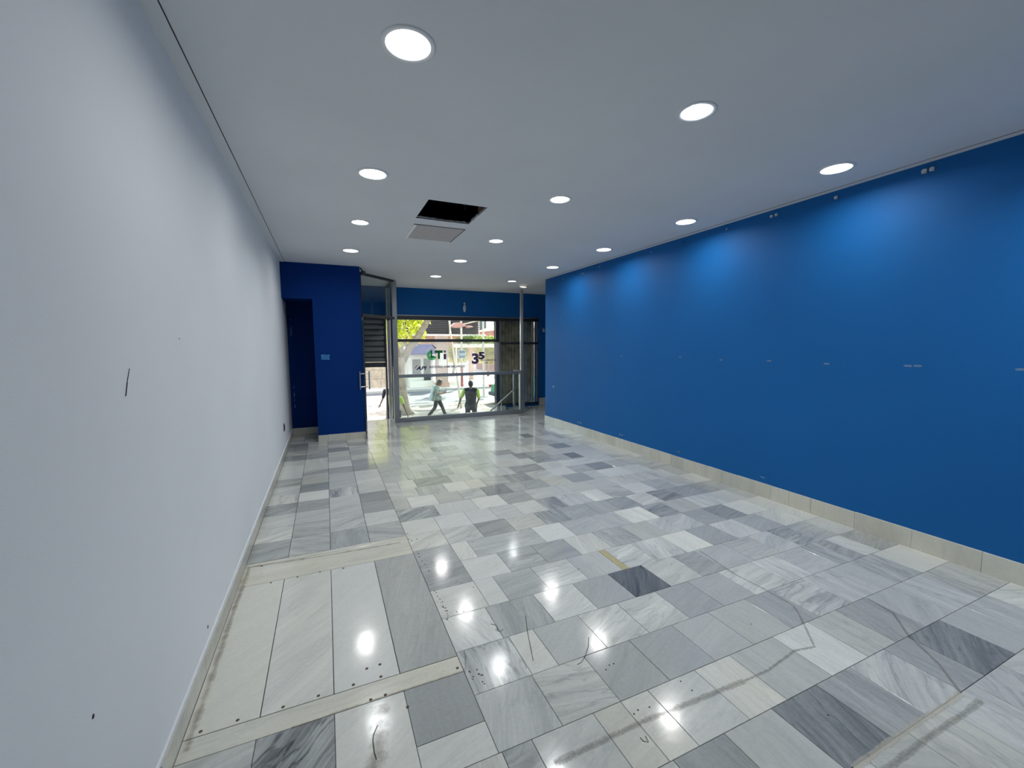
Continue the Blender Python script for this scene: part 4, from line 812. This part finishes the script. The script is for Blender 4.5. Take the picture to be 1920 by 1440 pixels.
r = empty('hedge', (11.4, 31.6, G), 'green hedge on a cream terrace beam under the dark louvres', 'hedge')
MB().box(9.2, 31.4, 1.50, 13.7, 32.2, 1.80).build('terrace_beam', 'cream', r)
for xx in (9.22, 13.5): MB().box(xx, 31.6, G, xx+0.10, 31.7, 1.5).build('terrace_post', 'cream', r)
foliage('foliage', r, [((10.6, 31.7, 2.05), (1.4, 0.5, 0.42)), ((12.4, 31.8, 2.0), (1.3, 0.5, 0.4))], 1500, 0.10, 'leaf2', 6)

# pale stone retaining wall seen through the street door
r = empty('stone_wall', (2.5, 30.6, G), 'sandy stone block wall across the road seen through the door', 'wall')
rs = random.Random(8); z = G
for row in range(8):
    h_ = 0.62; x = -4.0-0.5*(row % 2)
    while x < 5.0:
        wd = rs.uniform(1.2, 1.9); MB().box(x+0.01, 30.6-rs.uniform(0, 0.02), z+0.01, min(x+wd, 5.1)-0.01, 31.0, z+h_-0.01).build('stone', 'stone', r); x += wd
    z += h_
MB().box(-4.5, 30.66, G, 5.05, 31.0, z).build('joint_bed', 'kerb', r)
# building with the dark louvred storey
r = empty('louvred_building', (9, 32, G), 'building across the road with dark louvred storey above pinkish walls', 'building')
MB().box(4.6, 33.0, 1.6, 11.5, 36, 2.42).build('wall', 'pinkwall', r)
for xx in (5.0, 11.2): MB().box(xx, 34.2, G, xx+0.3, 34.5, 1.6).build('support_column', 'pillar', r)
MB().box(4.2, 32.4, 2.42, 12.0, 36, 2.55).build('ledge', 'cream', r)
MB().box(5.0, 33.2, 2.55, 11.7, 36, 6.0).build('wall', 'louver', r)
m = MB(); z = 2.60
while z < 5.6: m.poly([(33.0, z), (33.18, z+0.10), (33.2, z+0.10), (33.02, z)], 5.0, 11.7, 'x'); z += 0.145
m.build('louvre_slats', 'louver', r, kind='stuff')
for xx in (9.1,): MB().box(xx, 32.9, 2.55, xx+0.10, 33.0, 5.8).build('mast', 'cream', r)
MB().box(8.6, 32.9, 3.95, 11.7, 33.0, 4.02).build('rail', 'cream', r)
MB().box(11.7, 34, G, 30, 38.9, 3.4).build('wall', 'cream', r) if False else None
r = empty('pillar', (7.45, 28.9, G), 'broad beige pillar between the logo and the shop across the road', 'pillar')
MB().box(7.08, 28.9, G+0.30, 7.86, 29.5, 2.35).build('shaft', 'pillar', r, bevel=0.02); MB().box(7.02, 28.84, G, 7.92, 29.56, G+0.32).build('plinth', 'pinkwall', r, bevel=0.02)
MB().box(7.20, 28.88, 0.2, 7.74, 28.90, 1.2).build('panel', 'cream', r)
r = empty('kiosk', (6.3, 29.8, G), 'small pale shop with a purple blue awning beyond the tree', 'kiosk')
MB().box(5.30, 30.0, G, 7.0, 32.0, 1.35).build('wall', 'cream', r); MB().poly([(29.2, 1.05), (29.2, 1.12), (30.05, 1.75), (30.05, 1.05)], 5.2, 7.1, 'x').build('awning', 'purple', r)
MB().box(5.55, 29.97, G+0.9, 6.15, 30.0, 0.7).build('window', 'winglass', r); MB().box(6.35, 29.97, G+0.05, 6.85, 30.0, 0.75).build('door', 'winglass', r)
MB().box(5.28, 29.5, G, 7.0, 29.9, G+0.45).build('planter', 'cream', r)
r = empty('brick_building', (22, 46, G), 'red brick building at the far right beyond the trees', 'building')
MB().box(17.2, 44, G, 24, 50, 3.3).build('wall', 'redwall', r); MB().poly([(17.0, 3.3), (24.2, 3.3), (20.6, 4.5)], 43.8, 50, 'y').build('roof', 'pinkwall', r)
for i in range(3): MB().box(18+i*1.8, 43.95, 0.6, 18.9+i*1.8, 44.0, 2.0).build('window', 'winglass', r)
r = empty('apartment_block', (20, 62, G), 'long pale apartment block closing the street view', 'building')
MB().box(-12, 62, G, 75, 70, 16).build('wall', 'cream', r)
wv = None
for i in range(24):
    for j in range(4):
        q = (-8+i*3.3, 0.6+j*3.4)
        if wv is None: wv = MB().box(q[0], 61.9, q[1], q[0]+1.3, 62.0, q[1]+1.6).build('window', 'winglass', r); q0 = q
        else: c = wv.copy(); COL.objects.link(c); c.location = (q[0]-q0[0], 0, q[1]-q0[1])
bpy.context.view_layer.update()

# street furniture
r = empty('sign_pole', (8.76, 28.6, G), 'straight pole with red brown foot and square blue taxi sign', 'pole')
MB().tube([(8.76, 28.6, G), (8.76, 28.6, 0.2)], 0.10, 12).build('pole_foot', 'redpole', r); MB().tube([(8.76, 28.6, 0.2), (8.76, 28.6, 4.4)], 0.07, 12).build('pole', 'pole', r)
MB().box(8.50, 28.48, 0.78, 9.00, 28.52, 1.32).build('sign_panel', 'taxi', r, bevel=0.01); MB().box(8.48, 28.50, 0.76, 9.02, 28.54, 1.34).build('sign_rim', 'white', r)
c = bpy.data.curves.new('lettering', 'FONT'); c.body = 'TAXI'; c.size = 0.21; c.extrude = 0.002; c.offset = 0.004
t_ = bpy.data.objects.new('t', c); COL.objects.link(t_); dg = bpy.context.evaluated_depsgraph_get(); me_ = bpy.data.meshes.new_from_object(t_.evaluated_get(dg)); bpy.data.objects.remove(t_)
me_.transform(Matrix.Translation(Vector((8.53, 28.47, 0.96))-r.location) @ Matrix.Rotation(radians(90), 4, 'X')); me_.materials.clear(); me_.materials.append(M['white']); o = bpy.data.objects.new('lettering', me_); COL.objects.link(o); o.parent = r
r = empty('street_lamp', (6.9, 22.3, G), 'street lamp with pinkish leaf shaped shades high outside the window', 'lamp')
MB().tube([(8.1, 22.3, G), (8.1, 22.3, 3.0), (7.95, 22.3, 3.05), (6.6, 22.3, 2.72)], [0.06, 0.05, 0.04, 0.03], 10).build('post', 'pole', r)
MB().poly([(6.22, 2.68), (6.45, 2.88), (6.75, 2.90), (7.05, 2.72), (6.8, 2.62), (6.4, 2.60)], 22.1, 22.5, 'y').build('shade', 'pink', r, bevel=0.02)
MB().poly([(7.0, 2.72), (7.3, 2.74), (7.5, 2.66), (7.2, 2.60)], 22.15, 22.45, 'y').build('shade', 'pink', r, bevel=0.02)
r = empty('leaning_pole', (5.7, 18.8, G), 'thin pale pole leaning left in front of the road', 'pole')
MB().tube([(5.70, 18.8, G), (5.53, 18.8, 0.2), (5.28, 18.8, 2.0), (5.15, 18.8, 3.0)], [0.055, 0.045, 0.035, 0.03], 10).build('pole', 'pole', r, smooth=True)
r = empty('thin_post', (17.0, 41.0, G), 'thin red brown post at the right edge of the plaza', 'pole')
MB().tube([(15.2, 36.5, G), (15.2, 36.5, 1.9)], 0.07, 8).build('post', 'redpole', r)

# green car, rear end in view at the right of the window
M['car'] = simple('green_car_paint', (0.05, 0.22, 0.12), 0.25); M['tyre'] = simple('tyre_rubber', (0.02, 0.02, 0.02), 0.8); M['tail'] = simple('red_tail_light', (0.45, 0.05, 0.03), 0.3)
CARX = 0.55
r = empty('car', (9.1, 19.4, G), 'green parked car with red tail light partly hidden behind the right window frame', 'car')
prof = [(7.12, 0.35), (7.02, 0.62), (7.05, 0.95), (7.32, 1.02), (7.75, 1.42), (8.3, 1.50), (9.5, 1.48), (10.2, 1.02), (11.1, 0.90), (11.3, 0.62), (11.25, 0.35)]
n_ = 7; m = MB(); cx_ = 9.16
for k in range(n_):
    t = -1+2*k/(n_-1); yy = 19.4+0.84*math.copysign(abs(t)**0.8, t)
    for x, z in prof:
        s = 1-0.10*abs(t)**3; s2 = s*(1-0.14*abs(t)**2 if z > 1.0 else 1)
        m.v.append((cx_+(x-cx_)*s, yy, G+0.35+(z-0.35)*s2))
q = len(prof)
for k in range(n_-1):
    for i in range(q): j = (i+1) % q; m.f.append((k*q+i, k*q+j, (k+1)*q+j, (k+1)*q+i))
m.f += [tuple(range(q)), tuple((n_-1)*q+i for i in range(q-1, -1, -1))]
m.build('body', 'car', r, smooth=False, bevel=0.02)
for sy in (-0.8, 0.8):
    MB().poly([(7.85, G+1.05), (8.15, G+1.34), (9.4, G+1.33), (9.85, G+1.05)], 19.4+sy*0.93, 19.4+sy*0.96, 'y').build('side_window', 'winglass', r)
MB().poly([(19.4-0.55, G+1.08), (19.4+0.55, G+1.08), (19.4+0.45, G+1.36), (19.4-0.45, G+1.36)], 7.40, 7.60, 'x').build('rear_window', 'winglass', r)
for yy in (18.70, 20.10): MB().box(7.04, yy-0.07, G+0.80, 7.14, yy+0.07, G+0.92).build('tail_light', 'tail', r, bevel=0.02)
MB().box(6.98, 18.75, G+0.40, 7.14, 20.05, G+0.58).build('bumper', 'alu_dark', r, bevel=0.03)
for xx in (7.95, 10.45):
    for yy in (18.62, 20.02):
        MB().tube([(xx, yy, G+0.31), (xx, yy+0.18, G+0.31)], 0.31, 20).build('wheel', 'tyre', r)

r.location.x += CARX
# ------------------------------------------------------------------ people
M['skin'] = simple('skin', (0.15, 0.085, 0.055), 0.55); M['hair'] = simple('dark_hair', (0.02, 0.016, 0.014), 0.6)  # skin and dark clothes darkened further in colour for backlit shade
M['dark_cloth'] = simple('dark_cloth', (0.014, 0.014, 0.018), 0.9); M['navy_vest'] = simple('dark_work_vest', (0.016, 0.016, 0.021), 0.85)
M['hivis'] = simple('yellow_green_shirt', (0.34, 0.46, 0.08), 0.8); M['shoe'] = simple('dark_shoe', (0.02, 0.02, 0.02), 0.6)
M['blouse'] = simple('patterned_blouse', (0.16, 0.19, 0.16), 0.9, var=0.75, vscale=14); M['bag'] = simple('pale_grey_blue_bag', (0.30, 0.37, 0.38), 0.85, var=0.15, vscale=5)
def remesh(mb, name, mat, parent, vox, fwd, loc):
    me_ = bpy.data.meshes.new('t'); me_.from_pydata(mb.v, [], mb.f)
    bm = bmesh.new(); bm.from_mesh(me_); bmesh.ops.recalc_face_normals(bm, faces=bm.faces); bm.to_mesh(me_); bm.free()
    t_ = bpy.data.objects.new('t', me_); COL.objects.link(t_)
    a = t_.modifiers.new('r', 'REMESH'); a.mode = 'VOXEL'; a.voxel_size = vox
    s_ = t_.modifiers.new('s', 'SMOOTH'); s_.iterations = 4; s_.factor = 0.5
    dg_ = bpy.context.evaluated_depsgraph_get(); m2 = bpy.data.meshes.new_from_object(t_.evaluated_get(dg_)); bpy.data.objects.remove(t_)
    ang = math.atan2(fwd[1], fwd[0]); m2.transform(Matrix.Rotation(ang, 4, 'Z'))
    m2.name = name; m2.materials.clear(); m2.materials.append(M[mat])
    for p in m2.polygons: p.use_smooth = True
    o = bpy.data.objects.new(name, m2); COL.objects.link(o); o.parent = parent; return o
def cap(m, p, q, r1, r2, n=12):
    p, q = Vector(p), Vector(q); m.ell(p, (r1, r1, r1), n, 8); m.ell(q, (r2, r2, r2), n, 8); m.tube([p, q], [r1, r2], n)
def hand(m, w_, d, curl=0.5):                    # palm, four fingers and thumb; d = direction of the hand
    w_, d = Vector(w_), Vector(d).normalized(); side = d.cross(Vector((0.2, 0.9, 0.3))).normalized(); nrm = side.cross(d)
    pc = w_+d*0.05; m.tube([w_, pc, w_+d*0.09], [0.022, 0.030, 0.026], 8); cap(m, pc+side*0.015, pc-side*0.015+d*0.02, 0.020, 0.020, 8)
    for k, ln in enumerate((0.062, 0.072, 0.067, 0.052)):
        b = w_+d*0.088+side*(0.028-0.0187*k); c1_ = b+d*ln*0.5+nrm*ln*0.15*curl; c2_ = c1_+d*ln*0.4+nrm*ln*0.35*curl
        m.tube([b-d*0.02, b, c1_, c2_], [0.0095, 0.0095, 0.009, 0.0075], 7)
    b = w_+d*0.03+side*0.026; m.tube([b-side*0.01, b+side*0.022+d*0.03, b+side*0.026+d*0.058], [0.012, 0.0105, 0.009], 7)
def person(loc, fwd, label, J_, cloth, scale=1.0, vox=0.013):
    r = empty('person', loc, label, 'person')
    S = lambda p: (p[0]*scale, p[1]*scale, p[2]*scale)
    j = {k: S(v) for k, v in J_.items()}
    m = MB(); hd = Vector(j['head']); hf = Vector(J_.get('face', (1, 0, 0)))/1; tilt = J_.get('tilt', (0, 0, 0))
    rot = Matrix.Rotation(tilt[1], 3, 'Y')
    m.ell(hd, (0.098*scale, 0.078*scale, 0.115*scale), 18, 14, rot)
    m.ell(hd+rot @ Vector((0.035, 0, -0.06))*scale, (0.062*scale, 0.055*scale, 0.065*scale), 14, 10, rot)        # jaw
    m.tube([hd+rot @ Vector((0.085, 0, 0.015))*scale, hd+rot @ Vector((0.118, 0, -0.02))*scale], [0.010*scale, 0.017*scale], 8)   # nose
    m.tube([hd+rot @ Vector((0.085, 0.022, -0.058))*scale, hd+rot @ Vector((0.085, -0.022, -0.058))*scale], 0.010*scale, 8)      # lips
    for s in (-1, 1):
        m.ell(hd+rot @ Vector((0.0, 0.078*s, -0.005))*scale, (0.018*scale, 0.010*scale, 0.030*scale), 8, 6)      # ear
    cap(m, j['neck'], tuple(hd+Vector((-0.01, 0, -0.05))*scale), 0.056*scale, 0.052*scale)
    cap(m, j['pelvis'], j['chest'], 0.115*scale, 0.12*scale)
    for s in ('l', 'r'):
        cap(m, j['sh_'+s], j['el_'+s], 0.047*scale, 0.036*scale); cap(m, j['el_'+s], j['wr_'+s], 0.037*scale, 0.025*scale)
        cap(m, j['hip_'+s], j['kn_'+s], 0.080*scale, 0.052*scale); cap(m, j['kn_'+s], j['an_'+s], 0.052*scale, 0.036*scale)
        cap(m, j['neck'], j['sh_'+s], 0.05*scale, 0.05*scale)
        hand(m, j['wr_'+s], Vector(j['wr_'+s])-Vector(j['el_'+s]), 0.7)
    remesh(m, 'body', 'skin', r, vox*0.75, fwd, loc)
    # hair
    m = MB(); m.ell(hd+rot @ Vector((-0.016, 0, 0.018))*scale, (0.108*scale, 0.090*scale, 0.118*scale), 16, 12, rot)
    if cloth.get('long'): m.ell(hd+rot @ Vector((-0.055, 0, -0.06))*scale, (0.070*scale, 0.085*scale, 0.11*scale), 14, 10, rot)
    cut = MB(); ho = remesh(m, 'hair', 'hair', r, 0.012, fwd, loc)
    bm = bmesh.new(); bm.from_mesh(ho.data); ang = math.atan2(fwd[1], fwd[0]); R_ = Matrix.Rotation(-ang, 3, 'Z')
    dl = [v for v in bm.verts if ((rot.transposed() @ (R_ @ v.co-hd)).x > 0.045*scale and (rot.transposed() @ (R_ @ v.co-hd)).z < 0.065*scale)]
    bmesh.ops.delete(bm, geom=dl, context='VERTS'); bm.to_mesh(ho.data); bm.free()
    for s in (-1, 1):                                                                                              # eyes
        e = hd+rot @ Vector((0.088, 0.032*s, 0.012))*scale; mm = MB(); mm.ell(e, (0.008, 0.012, 0.007), 8, 6); mm.v = [tuple(Matrix.Rotation(ang, 3, 'Z') @ Vector(v)+Vector(loc)) for v in mm.v]; mm.build('eye', 'white', r)
    # top
    m = MB(); P_ = lambda a, b, t: tuple(Vector(j[a]).lerp(Vector(j[b]), t))
    wd = cloth.get('wide', 1.0)
    for s in (-1, 1):
        for (z0, k0) in (('chest', 0.15), ('pelvis', 0.13)): pass
    ch, pe = Vector(j['chest']), Vector(j['pelvis'])
    for t, rx, ry in ((0, 0.135, 0.185), (0.35, 0.13, 0.175), (0.7, 0.13, 0.165), (1.0, 0.145, 0.185), (1.22, 0.15, 0.20)):
        c_ = ch.lerp(pe, t); m.ell(c_, (rx*scale*wd, ry*scale*wd, 0.15*scale), 16, 10)
    for s in ('l', 'r'):
        cap(m, j['sh_'+s], P_('sh_'+s, 'neck', 0.75), 0.066*scale, 0.055*scale)
    if cloth.get('hem', 0):
        m.tube([pe+Vector((0, 0, 0.05)), pe+Vector((0, 0, -cloth['hem']))], [0.17*scale*wd, 0.19*scale*wd], 16)
    remesh(m, cloth['top'][1], cloth['top'][0], r, vox, fwd, loc)
    m = MB()
    for s in ('l', 'r'): cap(m, j['sh_'+s], P_('sh_'+s, 'el_'+s, cloth.get('sleeve', 0.9)), 0.068*scale, 0.060*scale)
    remesh(m, 'sleeves', cloth['sl'], r, vox, fwd, loc)
    m = MB()
    for s in ('l', 'r'):
        cap(m, j['hip_'+s], j['kn_'+s], 0.105*scale, 0.075*scale); cap(m, j['kn_'+s], P_('kn_'+s, 'an_'+s, 0.97), 0.075*scale, 0.062*scale)
    cap(m, j['hip_l'], j['hip_r'], 0.11*scale, 0.11*scale); remesh(m, 'trousers', 'dark_cloth', r, vox, fwd, loc)
    for s in ('l', 'r'):
        m = MB(); a_ = Vector(j['an_'+s]); dz = -a_.z+0.035*scale if a_.z < 0.15*scale else -0.06*scale
        m.ell(a_+Vector((0.055*scale, 0, dz)), (0.135*scale, 0.048*scale, 0.04*scale), 12, 8); m.ell(a_+Vector((-0.02*scale, 0, dz+0.02)), (0.055*scale, 0.045*scale, 0.055*scale), 12, 8)
        remesh(m, 'shoe', 'shoe', r, 0.012, fwd, loc)
    return r
right = Vector((0.915, -0.404, 0)); away = Vector((0.404, 0.915, 0))
# woman walking to the right, looking at her phone (forward = right); y = her left side
jw = dict(head=(0.10, 0, 1.47), tilt=(0, 0.42, 0), neck=(0.03, 0, 1.33), chest=(0.0, 0, 1.18), pelvis=(-0.02, 0, 0.90),
    sh_l=(0.0, 0.17, 1.28), sh_r=(0.0, -0.17, 1.28), el_l=(0.02, 0.22, 1.02), el_r=(0.0, -0.23, 1.02), wr_l=(0.22, 0.12, 1.05), wr_r=(0.24, -0.12, 1.05),
    hip_l=(-0.02, 0.09, 0.84), hip_r=(-0.02, -0.09, 0.84), kn_l=(0.16, 0.09, 0.46), kn_r=(-0.10, -0.09, 0.46), an_l=(0.30, 0.09, 0.09), an_r=(-0.36, -0.09, 0.13))
rw = person((4.03, 16.5, G), right, 'woman in patterned blouse and dark trousers walking right, looking at a phone', jw, dict(top=('blouse', 'blouse'), sl='blouse', sleeve=0.75, long=True, wide=1.05, hem=0.14), 0.98)
ang = math.atan2(right.y, right.x)
def local_part(r, m, name, mat, **k):
    m.v = [tuple(Matrix.Rotation(ang, 3, 'Z') @ Vector(v)+r.location) for v in m.v]; return m.build(name, mat, r, **k)
local_part(rw, MB().box(0.33, -0.045, 1.09, 0.345, 0.045, 1.20), 'phone', 'alu_dark', bevel=0.004)
m = MB(); m.ell((-0.20, 0.0, 0.95), (0.09, 0.14, 0.27), 14, 10); m.tube([(-0.24, 0, 0.95), (-0.26, 0, 0.72)], [0.08, 0.10], 12); m.ell((-0.13, -0.08, 1.20), (0.08, 0.10, 0.16), 12, 8); m.tube([(-0.18, 0.05, 1.15), (0.0, 0.12, 1.36), (0.06, 0.06, 1.28)], 0.018, 8)
bg_ = remesh(m, 'tote_bag', 'bag', rw, 0.014, right, None)
# man seen from behind, standing (forward = away from the shop)
jm = dict(head=(0.0, 0, 1.62), tilt=(0, 0.05, 0), neck=(-0.02, 0, 1.47), chest=(-0.02, 0, 1.28), pelvis=(-0.02, 0, 0.95),
    sh_l=(-0.02, 0.22, 1.41), sh_r=(-0.02, -0.22, 1.41), el_l=(-0.04, 0.34, 1.14), el_r=(0.0, -0.27, 1.13), wr_l=(0.0, 0.42, 0.90), wr_r=(0.14, -0.20, 0.95),
    hip_l=(-0.02, 0.10, 0.90), hip_r=(-0.02, -0.10, 0.90), kn_l=(0.0, 0.12, 0.50), kn_r=(0.0, -0.13, 0.50), an_l=(-0.02, 0.13, 0.09), an_r=(-0.02, -0.14, 0.09))
person((4.41, 13.41, G), away, 'man seen from behind in a dark long vest with yellow green sleeves', jm, dict(top=('navy_vest', 'vest'), sl='hivis', sleeve=0.8, wide=1.10, hem=0.14), 1.0)
# worker mostly hidden behind the tall post, one arm reaching out to the right
jh = dict(jm); jh.update(sh_l=(0, 0.20, 1.38), sh_r=(0, -0.20, 1.38), el_r=(0.02, -0.30, 1.10), wr_r=(0.06, -0.38, 0.86), el_l=(0.02, 0.26, 1.12), wr_l=(0.06, 0.28, 0.86), head=(0.05, 0.02, 1.56), neck=(0, 0, 1.43))
person((1.93, 13.5, G), away, 'worker in yellow green shirt almost hidden behind the tall grey post', jh, dict(top=('hivis', 'shirt'), sl='hivis', sleeve=0.6, wide=0.9), 0.92)
jd = dict(jm); jd.update(head=(0.08, 0.0, 1.58), el_l=(0.02, 0.30, 1.14), wr_l=(0.08, 0.44, 0.86), hip_l=(0, 0.08, 0.90), an_l=(-0.02, 0.16, 0.09))
person((2.06, 15.4, G), away, 'dark clothed person half hidden behind the shutter guide of the street door', jd, dict(top=('dark_cloth', 'jacket'), sl='dark_cloth', sleeve=0.9, wide=0.85, hem=0.02), 0.93)
